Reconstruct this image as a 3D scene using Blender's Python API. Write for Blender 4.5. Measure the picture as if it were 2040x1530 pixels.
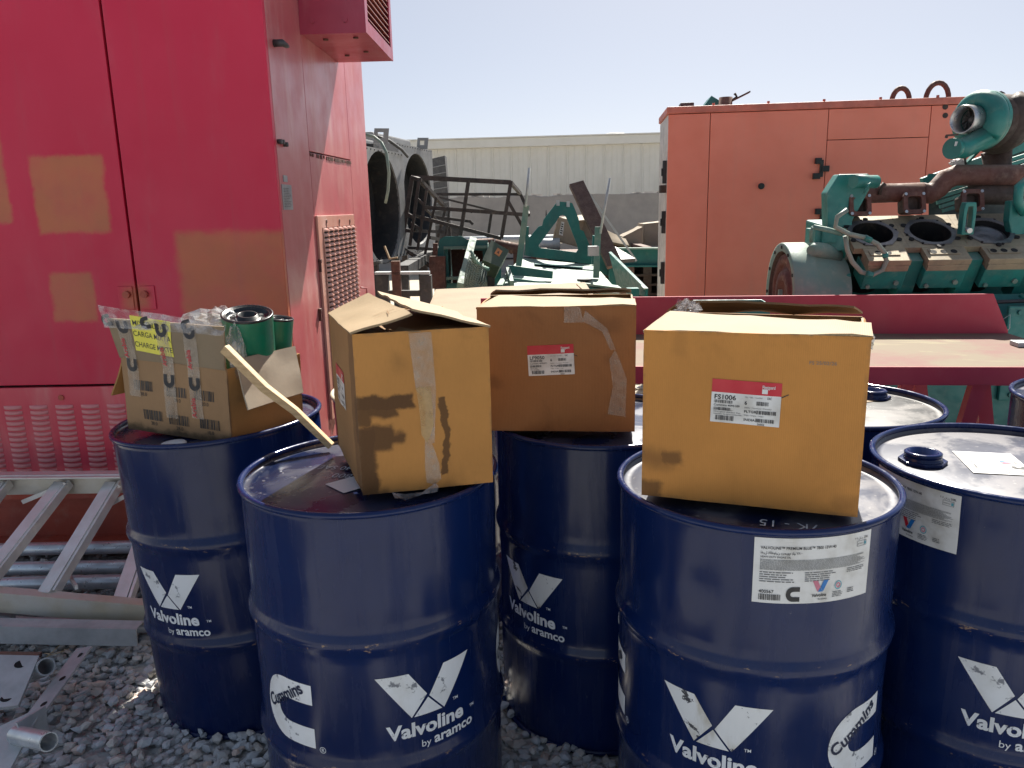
import bpy, bmesh, math, random
from mathutils import Vector, Matrix, noise
R = math.radians
random.seed(7)
for o in list(bpy.data.objects): bpy.data.objects.remove(o)
scene = bpy.context.scene
COL = scene.collection

# ------------------------------------------------------------------ camera
CAM_H, PITCH, ROLL, FPX = 1.455, R(12.7), R(1.3), 1560.0
cd = bpy.data.cameras.new('camera'); cam = bpy.data.objects.new('camera', cd); COL.objects.link(cam)
cd.sensor_width = 36.0; cd.lens = 36.0 * FPX / 2040.0; cd.clip_start = 0.05; cd.clip_end = 2000
cam.matrix_world = Matrix.Translation((0, 0, CAM_H)) @ Matrix.Rotation(R(90) - PITCH, 4, 'X') @ Matrix.Rotation(-ROLL, 4, 'Z')
scene.camera = cam
# ------------------------------------------------------------------ light
SUN_DIR = Vector((0.25, 0.80, 0.90)).normalized()
world = bpy.data.worlds.new('World'); scene.world = world; world.use_nodes = True
wt = world.node_tree
sky = wt.nodes.new('ShaderNodeTexSky'); sky.sky_type = 'NISHITA'; sky.sun_disc = False
sky.sun_elevation = math.asin(SUN_DIR.z); sky.sun_rotation = math.atan2(SUN_DIR.x, SUN_DIR.y)
sky.altitude = 0; sky.air_density = 0.5; sky.dust_density = 1.2; sky.ozone_density = 1.6
hz = wt.nodes.new('ShaderNodeGamma'); hz.inputs[1].default_value = 0.52      # dusty haze evens the whole sky out
wt.links.new(sky.outputs[0], hz.inputs[0])
bg = wt.nodes['Background']; wt.links.new(hz.outputs[0], bg.inputs[0]); bg.inputs[1].default_value = 0.110
sl = bpy.data.lights.new('sun', 'SUN'); sl.energy = 4.3; sl.angle = R(0.53); sl.color = (1.0, 0.95, 0.86)
sun = bpy.data.objects.new('sun', sl); COL.objects.link(sun)
sun.rotation_euler = SUN_DIR.to_track_quat('Z', 'Y').to_euler(); sun.location = (4, 10, 12)
scene.view_settings.view_transform = 'Standard'; scene.view_settings.look = 'None'
scene.view_settings.exposure = 1.5; scene.view_settings.gamma = 1.0
scene.view_settings.use_curve_mapping = False

# ------------------------------------------------------------------ helpers
def ray(px, py):
    x = (px - 1020) / FPX; y = (765 - py) / FPX
    cr, sr = math.cos(ROLL), math.sin(ROLL); u = x * cr + y * sr; v = -x * sr + y * cr
    c, s = math.cos(PITCH), math.sin(PITCH)
    return Vector((u, c + v * s, -s + v * c))
def at(px, py, Y):
    d = ray(px, py); return Vector((0, 0, CAM_H)) + d * (Y / d.y)
def atz(px, py, z):
    d = ray(px, py); return Vector((0, 0, CAM_H)) + d * ((z - CAM_H) / d.z)
def on(mat, axis, val, px, py):
    """where the sight line meets the plane local axis = val of a built thing, in its local metres"""
    im = mat.inverted(); o = im @ Vector((0, 0, CAM_H)); d = im.to_3x3() @ ray(px, py)
    return o + d * ((val - o[axis]) / d[axis])
def T(x, y=None, z=None): return Matrix.Translation((x, y, z) if y is not None else x)
def RZ(a): return Matrix.Rotation(R(a), 4, 'Z')
def RX(a): return Matrix.Rotation(R(a), 4, 'X')
def RY(a): return Matrix.Rotation(R(a), 4, 'Y')
def wm(o):
    m = o.matrix_basis.copy()
    while o.parent: o = o.parent; m = o.matrix_basis @ m
    return m
def frame_from(p, zaxis, xhint=(1, 0, 0)):
    z = Vector(zaxis).normalized(); x = Vector(xhint); x = (x - z * x.dot(z)).normalized(); y = z.cross(x)
    m = Matrix.Identity(4)
    for i in range(3): m[i][0], m[i][1], m[i][2], m[i][3] = x[i], y[i], z[i], p[i]
    return m
def tag(o, label=None, cat=None, group=None, kind=None):
    if label: o['label'] = label
    if cat: o['category'] = cat
    if group: o['group'] = group
    if kind: o['kind'] = kind
    return o
def thing(name, label, cat, mat=None, group=None):
    o = bpy.data.objects.new(name, None); COL.objects.link(o); o.empty_display_size = .1
    if mat is not None: o.matrix_basis = mat if isinstance(mat, Matrix) else T(Vector(mat))
    return tag(o, label, cat, group)

SMALL = {'lettering', 'fine_print', 'emblem', 'brand_mark', 'engraving', 'stencil', 'stamped_numbers', 'rivets', 'stud_holes', 'push_rod_holes', 'rim_holes', 'cover_bolts', 'oil_holes', 'impeller_blades', 'tie_holes', 'mortar_crust', 'rust_flakes', 'fuel_fittings', 'hose_clamp'}
class MB:
    """collects shapes; build() links them as one mesh object"""
    def __init__(s, m=None): s.v = []; s.f = []; s.sm = []; s.uv = {}; s.m = m
    def add(s, vs, fs, smooth=False, m=None, uv=None):
        b = len(s.v)
        mm = m if m is not None else None
        for p in vs:
            p = Vector(p)
            if mm is not None: p = mm @ p
            if s.m is not None: p = s.m @ p
            s.v.append(p)
        for f in fs:
            s.f.append([b + i for i in f]); s.sm.append(smooth)
        if uv:
            for i, t in enumerate(uv): s.uv[b + i] = t
        return s
    def box(s, lo, hi, m=None):
        (a, b, c), (d, e, f) = lo, hi
        return s.add([(a,b,c),(d,b,c),(d,e,c),(a,e,c),(a,b,f),(d,b,f),(d,e,f),(a,e,f)],
              [(0,3,2,1),(4,5,6,7),(0,1,5,4),(1,2,6,5),(2,3,7,6),(3,0,4,7)], m=m)
    def bar(s, p, q, w, h=None, up=(0,0,1)):
        p, q = Vector(p), Vector(q); h = h or w; d = (q - p); L = d.length; d.normalize(); up = Vector(up)
        if abs(d.dot(up)) > .97: up = Vector((0, 1, 0))
        x = d.cross(up).normalized(); y = x.cross(d)
        vs = []
        for e in (p, q):
            for a, b in ((-1,-1),(1,-1),(1,1),(-1,1)): vs.append(e + x * (a * w / 2) + y * (b * h / 2))
        return s.add(vs, [(3,2,1,0),(4,5,6,7),(0,1,5,4),(1,2,6,5),(2,3,7,6),(3,0,4,7)])
    def tube(s, pts, r, n=10, caps=True, smooth=True, closed=False):
        pts = [Vector(p) for p in pts]; rr = r if isinstance(r, (list, tuple)) else [r] * len(pts)
        vs, fs = [], []; prev = None; K = len(pts)
        for i, p in enumerate(pts):
            if closed: d = pts[(i + 1) % K] - pts[i - 1]
            else: d = pts[min(i + 1, K - 1)] - pts[max(i - 1, 0)]
            d.normalize()
            if prev is None:
                a = Vector((0, 0, 1)) if abs(d.z) < .9 else Vector((1, 0, 0)); x = d.cross(a).normalized()
            else: x = (prev - d * prev.dot(d)).normalized()
            prev = x; y = d.cross(x)
            for k in range(n):
                t = 2 * math.pi * k / n; vs.append(p + (x * math.cos(t) + y * math.sin(t)) * rr[i])
        for i in range(K if closed else K - 1):
            for k in range(n):
                a, b = i * n, ((i + 1) % K) * n; fs.append((a + k, a + (k + 1) % n, b + (k + 1) % n, b + k))
        s.add(vs, fs, smooth)
        if caps and not closed:
            b = len(s.v) - K * n
            s.f.append([b + k for k in range(n)][::-1]); s.sm.append(False)
            s.f.append([b + (K - 1) * n + k for k in range(n)]); s.sm.append(False)
        return s
    def cyl(s, p, q, r, n=16): return s.tube([p, q], r, n)
    def pipe(s, p, q, ro, ri, n=20):
        p, q = Vector(p), Vector(q); m = frame_from(p, q - p, (1, 0, .01) if abs((q-p).normalized().x) < .9 else (0, 1, 0)); L = (q - p).length
        return s.lathe([(ri, 0), (ro, 0), (ro, L), (ri, L), (ri, 0)], n, m, sharp=True)
    def lathe(s, prof, n=48, m=None, smooth=True, sharp=False):
        if sharp:
            for a, b in zip(prof[:-1], prof[1:]): s.lathe([a, b], n, m, True)
            return s
        vs, fs = [], []
        for (r, z) in prof:
            for k in range(n):
                t = 2 * math.pi * k / n; vs.append((r * math.cos(t), r * math.sin(t), z))
        for i in range(len(prof) - 1):
            for k in range(n):
                a, b = i * n, (i + 1) * n; fs.append((a + k, a + (k + 1) % n, b + (k + 1) % n, b + k))
        return s.add(vs, fs, smooth, m)
    def disc(s, r, z=0, n=48, m=None):
        return s.add([(r * math.cos(2*math.pi*k/n), r * math.sin(2*math.pi*k/n), z) for k in range(n)], [list(range(n))], False, m)
    def prism(s, poly, h, m=None, z0=0):
        n = len(poly)
        vs = [(x, y, z0) for x, y in poly] + [(x, y, z0 + h) for x, y in poly]
        fs = [list(range(n))[::-1], [n + i for i in range(n)]] + [(i, (i + 1) % n, n + (i + 1) % n, n + i) for i in range(n)]
        return s.add(vs, fs, False, m)
    def plate(s, outer, inner, h, m=None):
        """flat plate with one hole; outer and inner have the same number of points"""
        n = len(outer); vs = []
        for z in (0, h):
            vs += [(x, y, z) for x, y in outer] + [(x, y, z) for x, y in inner]
        fs = []
        for i in range(n):
            j = (i + 1) % n
            fs += [(j, i, n + i, n + j), (2*n + i, 2*n + j, 3*n + j, 3*n + i), (i, j, 2*n + j, 2*n + i), (n + j, n + i, 3*n + i, 3*n + j)]
        return s.add(vs, fs, False, m)
    def mesh(s, name, bevel=0, seg=2):
        me = bpy.data.meshes.new(name); me.from_pydata([tuple(p) for p in s.v], [], s.f)
        me.polygons.foreach_set('use_smooth', s.sm)
        if s.uv:
            l = me.uv_layers.new(name='UVMap')
            for lp in me.loops: l.data[lp.index].uv = s.uv.get(lp.vertex_index, (0, 0))
        if bevel:
            bm = bmesh.new(); bm.from_mesh(me); bmesh.ops.recalc_face_normals(bm, faces=bm.faces)
            es = [e for e in bm.edges if len(e.link_faces) == 2 and e.calc_face_angle(0) > .5]
            bmesh.ops.bevel(bm, geom=es, offset=bevel, segments=seg, affect='EDGES', profile=.6, clamp_overlap=True)
            bm.to_mesh(me); bm.free()
        me.update(); return me
    def build(s, name, mat, parent=None, bevel=0, world=False, kind=None):
        if world and parent is not None:
            im = wm(parent).inverted(); s.v = [im @ p for p in s.v]
        me = s.mesh(name, bevel); me.materials.append(mat)
        if name in SMALL: kind = 'stuff'
        return link(name, me, parent, kind)
def link(name, me, parent=None, kind=None, basis=None):
    o = bpy.data.objects.new(name, me); COL.objects.link(o); o.parent = parent
    if name in SMALL: kind = 'stuff'
    if basis is not None: o.matrix_basis = basis
    if kind: o['kind'] = kind
    return o

class Surf:
    """a slightly warped four-cornered sheet; at(u,v,off) gives points on it (u,v in 0..1)"""
    def __init__(s, a, b, c, d, bow=0, wob=0, seed=0, fn=None, sc=4.0):
        s.p = [Vector(q) for q in (a, b, c, d)]; s.bow = bow; s.wob = wob; s.seed = seed; s.fn = fn; s.sc = sc
        s.w = (s.p[1] - s.p[0]).length; s.h = (s.p[3] - s.p[0]).length
        s.n = (s.p[1] - s.p[0]).cross(s.p[3] - s.p[0]).normalized()
    def at(s, u, v, off=0):
        a, b, c, d = s.p
        q = a.lerp(b, u).lerp(d.lerp(c, u), v)
        k = s.bow * math.sin(math.pi * max(0, min(1, u))) * math.sin(math.pi * max(0, min(1, v)))
        if s.wob: k += s.wob * noise.noise(Vector((u * s.w * s.sc / .3, v * s.h * s.sc / .3, s.seed * 3.7)))
        if s.fn: k += s.fn(u, v)
        return q + s.n * (k + off)
    def sheet(s, mb, thick=.004, nu=8, nv=8):
        vs, fs, uv = [], [], []
        for lay in (0, 1):
            for j in range(nv + 1):
                for i in range(nu + 1):
                    vs.append(s.at(i / nu, j / nv, 0 if lay == 0 else -thick)); uv.append((i / nu, j / nv))
        W = nu + 1; B = W * (nv + 1)
        for j in range(nv):
            for i in range(nu):
                a = j * W + i; fs.append((a, a + 1, a + W + 1, a + W)); fs.append((B + a, B + a + W, B + a + W + 1, B + a + 1))
        for i in range(nu):
            fs.append((i, B + i, B + i + 1, i + 1)); a = nv * W + i; fs.append((a, a + 1, B + a + 1, B + a))
        for j in range(nv):
            a = j * W; fs.append((a, a + W, B + a + W, B + a)); a = j * W + nu; fs.append((a, B + a, B + a + W, a + W))
        mb.add(vs, fs, True, uv=uv); return s
    def xy(s, x, y, off=0): return s.at(x / s.w, y / s.h, off)
def panel(name, surf, mat, parent, thick=.004, nu=8, nv=8, world=False, kind=None):
    mb = MB(); surf.sheet(mb, thick, nu, nv); o = mb.build(name, mat, parent, world=world, kind=kind)
    bm = bmesh.new(); bm.from_mesh(o.data)
    for e in bm.edges:
        if len(e.link_faces) == 2 and e.calc_face_angle(0) > .8: e.smooth = False
    bm.to_mesh(o.data); bm.free(); return o

# flat print -------------------------------------------------------
_tc = {}
def text2d(body, size=1.0, bold=0.0, shear=0.0, xs=1.0, align='LEFT', rot=0, pos=(0, 0)):
    key = (body, bold, shear, align)
    if key not in _tc:
        c = bpy.data.curves.new('t', 'FONT'); c.body = body; c.size = 1; c.resolution_u = 3; c.offset = bold; c.shear = shear
        c.align_x = align; c.fill_mode = 'FRONT'
        o = bpy.data.objects.new('t', c); COL.objects.link(o)
        dg = bpy.context.evaluated_depsgraph_get(); me = o.evaluated_get(dg).to_mesh()
        _tc[key] = ([(v.co.x, v.co.y) for v in me.vertices], [tuple(p.vertices) for p in me.polygons])
        o.evaluated_get(dg).to_mesh_clear(); bpy.data.objects.remove(o); bpy.data.curves.remove(c)
    vs, fs = _tc[key]; cr, sr = math.cos(R(rot)), math.sin(R(rot)); out = []
    for x, y in vs:
        x, y = x * size * xs, y * size; out.append((pos[0] + x * cr - y * sr, pos[1] + x * sr + y * cr))
    return (out, fs)
def poly2d(pts): return (list(pts), [tuple(range(len(pts)))])
def rect2d(x0, y0, x1, y1): return poly2d([(x0, y0), (x1, y0), (x1, y1), (x0, y1)])
def barcode(x0, y0, x1, y1, seed=1, unit=None):
    r = random.Random(seed); vs, fs = [], []; x = x0; unit = unit or (x1 - x0) / 60
    while x < x1:
        w = unit * r.choice((1, 1, 2, 3)); a = len(vs); e = min(x + w, x1)
        vs += [(x, y0), (e, y0), (e, y1), (x, y1)]; fs.append((a, a+1, a+2, a+3)); x = e + unit * r.choice((1, 1, 2))
    return (vs, fs)
def textlines(x0, y0, x1, y1, n, seed=1, fill=.55, ragged=.25):
    """fine print too small to read: word-length dashes"""
    r = random.Random(seed); vs, fs = [], []; lh = (y1 - y0) / n
    for i in range(n):
        y = y1 - (i + 1) * lh + lh * (1 - fill) / 2; x = x0; xe = x1 - (x1 - x0) * ragged * r.random()
        while x < xe:
            w = lh * r.uniform(.7, 4.5); e = min(x + w, xe); a = len(vs)
            vs += [(x, y), (e, y), (e, y + lh * fill), (x, y + lh * fill)]; fs.append((a, a+1, a+2, a+3)); x = e + lh * .45
    return (vs, fs)
def decal(name, fn, shapes, mat, parent, off, cell=.015, world=False):
    """prints flat 2-D shapes (metres) on the surface fn(x, y, off)"""
    bm = bmesh.new(); xs, ys = [], []
    for vs, fs in shapes:
        bv = [bm.verts.new((x, y, 0)) for x, y in vs]; xs += [p[0] for p in vs]; ys += [p[1] for p in vs]
        for f in fs:
            try: bm.faces.new([bv[i] for i in f])
            except ValueError: pass
    if cell:
        for lo, hi, no in ((min(xs), max(xs), (1, 0, 0)), (min(ys), max(ys), (0, 1, 0))):
            k = math.floor(lo / cell) + 1
            while k * cell < hi:
                bmesh.ops.bisect_plane(bm, geom=bm.verts[:] + bm.edges[:] + bm.faces[:], dist=1e-7, plane_co=(Vector(no) * (k * cell)), plane_no=no); k += 1
    for v in bm.verts: v.co = fn(v.co.x, v.co.y, off)
    bmesh.ops.recalc_face_normals(bm, faces=bm.faces)
    if world: bm.transform(wm(parent).inverted())
    me = bpy.data.meshes.new(name); bm.to_mesh(me); bm.free(); me.materials.append(mat)
    return link(name, me, parent, 'stuff' if name in SMALL else None)
# ------------------------------------------------------------------ materials
class N:
    def __init__(s, name):
        s.mat = bpy.data.materials.new(name); s.mat.use_nodes = True; s.t = s.mat.node_tree
        s.b = s.t.nodes['Principled BSDF']; s._c = {}
    def new(s, k): return s.t.nodes.new('ShaderNode' + k)
    def set(s, sock, v):
        if isinstance(v, bpy.types.NodeSocket): s.t.links.new(v, sock)
        elif isinstance(v, (tuple, list)) and len(v) == 3 and sock.type == 'RGBA': sock.default_value = (*v, 1)
        else: sock.default_value = v
        return s
    def coord(s, k='Object'):
        if k not in s._c: s._c[k] = s.new('TexCoord').outputs[k]
        return s._c[k]
    def xyz(s, k='Object'):
        n = s.new('SeparateXYZ'); s.set(n.inputs[0], s.coord(k)); return n.outputs
    def noise(s, scale, detail=4, rough=.55, co=None, stretch=None, dist=0):
        co = co if co is not None else s.coord()
        if stretch:
            m = s.new('Mapping'); s.set(m.inputs[0], co); m.inputs['Scale'].default_value = stretch; co = m.outputs[0]
        n = s.new('TexNoise'); s.set(n.inputs['Vector'], co); n.inputs['Scale'].default_value = scale
        n.inputs['Detail'].default_value = detail; n.inputs['Roughness'].default_value = rough; n.inputs['Distortion'].default_value = dist
        return n.outputs[0]
    def ramp(s, v, lo, hi, a=0.0, b=1.0):
        n = s.new('MapRange'); n.interpolation_type = 'SMOOTHSTEP'; s.set(n.inputs[0], v)
        s.set(n.inputs[1], lo); s.set(n.inputs[2], hi); s.set(n.inputs[3], a); s.set(n.inputs[4], b); return n.outputs[0]
    def math(s, op, a, b=0.0):
        n = s.new('Math'); n.operation = op; s.set(n.inputs[0], a); s.set(n.inputs[1], b); return n.outputs[0]
    def mix(s, f, a, b, mode='MIX'):
        n = s.new('MixRGB'); n.blend_type = mode; s.set(n.inputs[0], f); s.set(n.inputs[1], a); s.set(n.inputs[2], b); return n.outputs[0]
    def rect(s, u, v, u0, u1, v0, v1, soft=.01):
        a = s.math('MULTIPLY', s.ramp(u, u0 - soft, u0 + soft), s.ramp(u, u1 - soft, u1 + soft, 1, 0))
        b = s.math('MULTIPLY', s.ramp(v, v0 - soft, v0 + soft), s.ramp(v, v1 - soft, v1 + soft, 1, 0))
        return s.math('MULTIPLY', a, b)
    def bump(s, h, strength=.3, dist=.002):
        n = s.new('Bump'); n.inputs['Strength'].default_value = strength; n.inputs['Distance'].default_value = dist
        s.set(n.inputs['Height'], h); s.set(s.b.inputs['Normal'], n.outputs[0]); return n
    def out(s, col, rough=.5, metal=0.0, coat=0, spec=.5):
        s.set(s.b.inputs['Base Color'], col); s.set(s.b.inputs['Roughness'], rough); s.set(s.b.inputs['Metallic'], metal)
        s.b.inputs['Coat Weight'].default_value = coat; s.b.inputs['Coat Roughness'].default_value = .12
        s.b.inputs['Specular IOR Level'].default_value = spec; return s.mat
def up(n):
    g = n.new('NewGeometry'); q = n.new('SeparateXYZ'); n.set(q.inputs[0], g.outputs['Normal']); return q.outputs[2]
DUST = (.36, .29, .21)
def paint(name, a, b=None, rough=.45, metal=0., scale=6, dust=.25, dustcol=DUST, chips=None, coat=0, bump=.12, spec=.5, updust=0.0, streak=0.0):
    n = N(name); b = b or tuple(c * .72 for c in a)
    col = n.mix(n.ramp(n.noise(scale, 5), .35, .7), a, b)
    f = n.ramp(n.noise(scale * 2.3, 8, .65), .5, .85)
    fd = n.math('MULTIPLY', f, dust)
    if updust: fd = n.math('ADD', fd, n.math('MULTIPLY', n.ramp(up(n), .3, .95), updust))
    col = n.mix(fd, col, dustcol)
    if streak:
        sk_ = n.ramp(n.noise(scale * 2.5, 8, .66, stretch=(3, 3, .15)), .5, .8); col = n.mix(n.math('MULTIPLY', sk_, streak), col, dustcol)
    if chips:
        cm = n.ramp(n.noise(scale * 6, 8, .7), .66, .70); col = n.mix(cm, col, chips)
    rg = n.ramp(n.noise(scale * 4, 6, .6), .3, .75, rough * .8, min(1, rough * 1.35))
    if bump: n.bump(n.noise(scale * 14, 6), bump, .002)
    return n.out(col, rg, metal, coat, spec)
M = {}
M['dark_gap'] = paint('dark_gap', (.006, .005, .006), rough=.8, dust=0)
# navy drum enamel with handling scuffs and a film of dust
n = N('drum_enamel'); o3 = n.xyz()
info = n.new('ObjectInfo'); va = n.new('VectorMath'); va.operation = 'ADD'; vs_ = n.new('VectorMath'); vs_.operation = 'SCALE'; vs_.inputs[0].default_value = (7, 11, 0); n.set(vs_.inputs['Scale'], info.outputs['Random'])
n.set(va.inputs[0], n.coord()); n.set(va.inputs[1], vs_.outputs[0]); n._c['Object'] = va.outputs[0]
base = n.mix(n.ramp(n.noise(3, 4), .35, .7), (.0032, .0120, .064), (.0050, .0170, .082))
film = n.ramp(n.noise(5, 8, .62, stretch=(1, 1, .35)), .45, .8)
streak = n.ramp(n.noise(9, 6, .6, stretch=(4, 4, .25)), .52, .8)
col = n.mix(n.math('MULTIPLY', film, .09), base, (.16, .15, .14))
col = n.mix(n.math('MULTIPLY', streak, .08), col, (.18, .16, .14))
hz = o3[2]
hoop = n.math('ADD', n.rect(hz, hz, .282, .306, .28, .31, .004), n.rect(hz, hz, .575, .60, .57, .61, .004))
scuff = n.math('MULTIPLY', hoop, n.ramp(n.noise(26, 7, .65, stretch=(1, 1, 3)), .61, .66))
col = n.mix(n.math('MULTIPLY', scuff, .9), col, (.30, .20, .13))
scr = n.ramp(n.noise(38, 9, .7, stretch=(1, 1, .5)), .71, .735)
col = n.mix(n.math('MULTIPLY', scr, .5), col, (.25, .24, .24))
rg = n.math('ADD', n.ramp(n.noise(7, 7, .6), .3, .75, .12, .26), n.math('ADD', n.math('MULTIPLY', film, .10), n.math('MULTIPLY', n.ramp(n.noise(6, 7, .62, stretch=(5, 5, .35), dist=.3), .45, .75), .22)))
n.bump(n.math('ADD', n.noise(3.5, 3), n.math('MULTIPLY', n.noise(90, 5), .03)), .38, .005)
M['drum'] = n.out(col, rg, 0, 0, .34)
def lid_mat(name, a, dust_glare, rlo, rhi):
    n = N(name); col = n.mix(n.ramp(n.noise(5, 5), .35, .7), a, tuple(c * .7 for c in a))
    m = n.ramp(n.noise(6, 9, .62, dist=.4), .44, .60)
    col = n.mix(n.math('MULTIPLY', m, dust_glare), col, (.30, .27, .25))  # pale dust, strengthened to stand in for sky glare on the lid
    col = n.mix(n.math('MULTIPLY', n.ramp(n.noise(70, 4), .62, .72), .25), col, (.45, .42, .38))
    n.bump(n.noise(9, 4), .3, .004)
    return n.out(col, n.ramp(m, 0, 1, rlo, rhi), 0, .2)
M['lid'] = lid_mat('drum_lid_enamel', (.004, .011, .048), .10, .24, .42)
M['lid_dust_glare'] = lid_mat('drum_lid_dust_glare', (.007, .013, .045), .30, .38, .52)
M['lid_black'] = lid_mat('drum_lid_black', (.008, .009, .011), .30, .42, .55)
n = N('printed_white'); m = n.ramp(n.noise(30, 8, .65), .60, .66)
col = n.mix(n.ramp(n.noise(12, 6), .4, .8), (.74, .76, .78), (.58, .58, .56)); col = n.mix(n.math('MULTIPLY', m, .8), col, (.06, .07, .10))
M['print_white'] = n.out(col, .45)
n = N('printed_white_worn'); m = n.ramp(n.noise(16, 8, .7, dist=.5), .585, .60)
col = n.mix(n.ramp(n.noise(22, 6, stretch=(1, 1, .4)), .5, .75), (.72, .73, .73), (.48, .45, .38)); col = n.mix(m, col, (.05, .05, .06))
M['print_worn'] = n.out(col, .5)
n = N('label_paper'); col = n.mix(n.ramp(n.noise(14, 6), .45, .75), (.66, .66, .65), (.44, .42, .38))
M['label'] = n.out(col, .4)
M['ink'] = paint('ink_black', (.018, .018, .022), rough=.5, dust=0, bump=0)
M['ink_navy'] = paint('ink_navy', (.01, .016, .05), rough=.35, dust=0, bump=0)
M['ink_grey'] = paint('ink_grey', (.16, .16, .16), rough=.5, dust=0, bump=0)
M['ink_red'] = paint('ink_red', (.52, .015, .03), (.44, .012, .025), rough=.45, dust=.05, bump=0)
M['ink_pink'] = paint('ink_faded_pink', (.62, .20, .28), rough=.5, dust=0, bump=0)
M['ink_blue'] = paint('ink_blue', (.01, .17, .50), rough=.5, dust=0, bump=0)
M['ink_cyan'] = paint('ink_cyan', (.10, .38, .46), rough=.5, dust=0, bump=0)
M['yellow'] = paint('yellow_paper', (.78, .70, .08), (.70, .62, .08), rough=.55, dust=.06, bump=0)
M['chalk'] = paint('stencil_paint', (.60, .64, .66), (.36, .40, .44), rough=.7, dust=0, scale=40, bump=0)
# cardboard
def cardboard(name, a, stains=(), grime=.25, flute=(1, 0), oil=(.060, .028, .012), base_grime=0.0):
    n = N(name); uv = n.xyz('UV')
    big = n.ramp(n.noise(5, 5), .3, .7)
    col = n.mix(big, a, tuple(c * .86 for c in a))
    fib = n.noise(220, 3, .6, stretch=(1, 1, .25)); col = n.mix(n.ramp(fib, .3, .8, 0, .10), col, tuple(c * .55 for c in a))
    g = n.ramp(n.noise(9, 8, .65, dist=.6), .55, .8); col = n.mix(n.math('MULTIPLY', g, grime), col, tuple(c * .35 for c in a))
    u, v = uv[0], uv[1]
    if stains or base_grime:
        wob = n.math('MULTIPLY', n.math('SUBTRACT', n.noise(13, 7, .62), .5), .17); wob2 = n.math('MULTIPLY', n.math('SUBTRACT', n.noise(11, 7, .62), .48), .15)
        uu = n.math('ADD', u, wob); vv = n.math('ADD', v, wob2); tot = None
        for (u0, u1, v0, v1, soft, k) in stains:
            m = n.math('MULTIPLY', n.rect(uu, vv, u0, u1, v0, v1, soft), k); tot = m if tot is None else n.math('MAXIMUM', tot, m)
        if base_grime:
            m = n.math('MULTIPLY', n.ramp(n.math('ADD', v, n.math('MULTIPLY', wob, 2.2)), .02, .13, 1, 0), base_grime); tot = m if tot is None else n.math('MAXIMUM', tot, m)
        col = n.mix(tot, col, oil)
    sm_ = n.ramp(n.noise(5, 8, .68, dist=1.0), .56, .78); col = n.mix(n.math('MULTIPLY', sm_, .22), col, tuple(c * .45 for c in a))
    ed = n.math('MULTIPLY', n.math('MULTIPLY', n.ramp(u, .0, .025), n.ramp(u, .975, 1.0, 1, 0)), n.math('MULTIPLY', n.ramp(v, .0, .03), n.ramp(v, .975, 1.0, 1, 0)))
    wear = n.math('MULTIPLY', n.math('SUBTRACT', 1.0, ed), n.ramp(n.noise(24, 7, .65), .42, .62)); col = n.mix(n.math('MULTIPLY', wear, .45), col, (.16, .10, .055))
    w = n.new('TexWave'); w.inputs['Scale'].default_value = 34; n.set(w.inputs['Vector'], n.coord('UV')); w.bands_direction = 'X' if flute[0] else 'Y'
    col = n.mix(n.math('MULTIPLY', w.outputs[0], .10), col, tuple(c * .6 for c in a))
    h = n.math('ADD', n.math('MULTIPLY', w.outputs[0], .35), n.math('ADD', n.noise(60, 5), n.math('MULTIPLY', n.noise(7, 4), 2.0))); n.bump(h, .28, .0016)
    return n.out(col, .72, 0, 0, .3)
KR = (.40, .205, .070)
M['card'] = cardboard('cardboard', KR)
M['card_in'] = cardboard('cardboard_inside', (.27, .15, .065), grime=.15)
M['card_top'] = cardboard('cardboard_flap', (.345, .255, .15), grime=.18)
M['card_pale'] = cardboard('cardboard_pale', (.27, .20, .125), grime=.25)
M['card_grey'] = cardboard('cardboard_greyed', (.34, .28, .21), grime=.3)
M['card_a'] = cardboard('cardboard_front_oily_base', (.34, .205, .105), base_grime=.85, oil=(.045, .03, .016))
M['card_b'] = cardboard('cardboard_oil_stained', (.49, .228, .060), grime=.35, stains=[
    (-.1, .42, .53, .63, .014, .92), (.06, .30, .485, .57, .02, .88), (-.1, .095, .42, .60, .02, .86), (.02, .25, .285, .435, .02, .88), (.20, .33, .32, .385, .02, .88),
    (-.1, .125, -.1, .42, .02, .92), (.02, .20, -.1, .03, .03, .66), (.615, .665, .10, .585, .006, .84), (.28, .38, .78, .86, .06, .28)])
M['card_bl'] = cardboard('cardboard_oily_corner', (.34, .18, .068), grime=.3, stains=[(.84, 1.1, -.1, 1.1, .02, .45), (.9, 1.1, .3, .62, .03, .7)])
M['card_c'] = cardboard('cardboard_browned', (.33, .150, .055), grime=.4, stains=[(.02, .14, .36, .45, .03, .35), (.74, .92, .80, .92, .04, .3), (.82, .86, .56, .62, .03, .3)])
M['card_d'] = cardboard('cardboard_smudged', (.54, .238, .056), grime=.22, stains=[(-.1, .16, .19, .30, .05, .5), (.10, .20, .21, .30, .02, .7), (-.05, .09, -.1, .10, .02, .72), (.13, .20, .85, .98, .03, .18), (.88, 1.1, .04, .12, .03, .3)], flute=(1, 0))
# clear tape and film: partly see-through, glossy
def film(name, col, alpha, rough=.18, var=.25, scale=30):
    n = N(name); f = n.ramp(n.noise(scale, 6, .6), .3, .75, max(0, alpha - var), min(1, alpha + var))
    n.out(col, rough); n.b.inputs['Alpha'].default_value = alpha; n.set(n.b.inputs['Alpha'], f)
    n.bump(n.noise(scale * 1.5, 5), .5, .002); return n.mat
M['tape'] = film('packing_tape', (.50, .42, .34), .40, .22, .14)
M['tape_brown'] = film('old_packing_tape', (.50, .32, .13), .62, .25, .2)
M['film'] = film('clear_plastic', (.62, .60, .60), .24, .10, .2, 22)
M['bag'] = film('milky_plastic', (.66, .66, .66), .40, .14, .28, 18)
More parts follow.
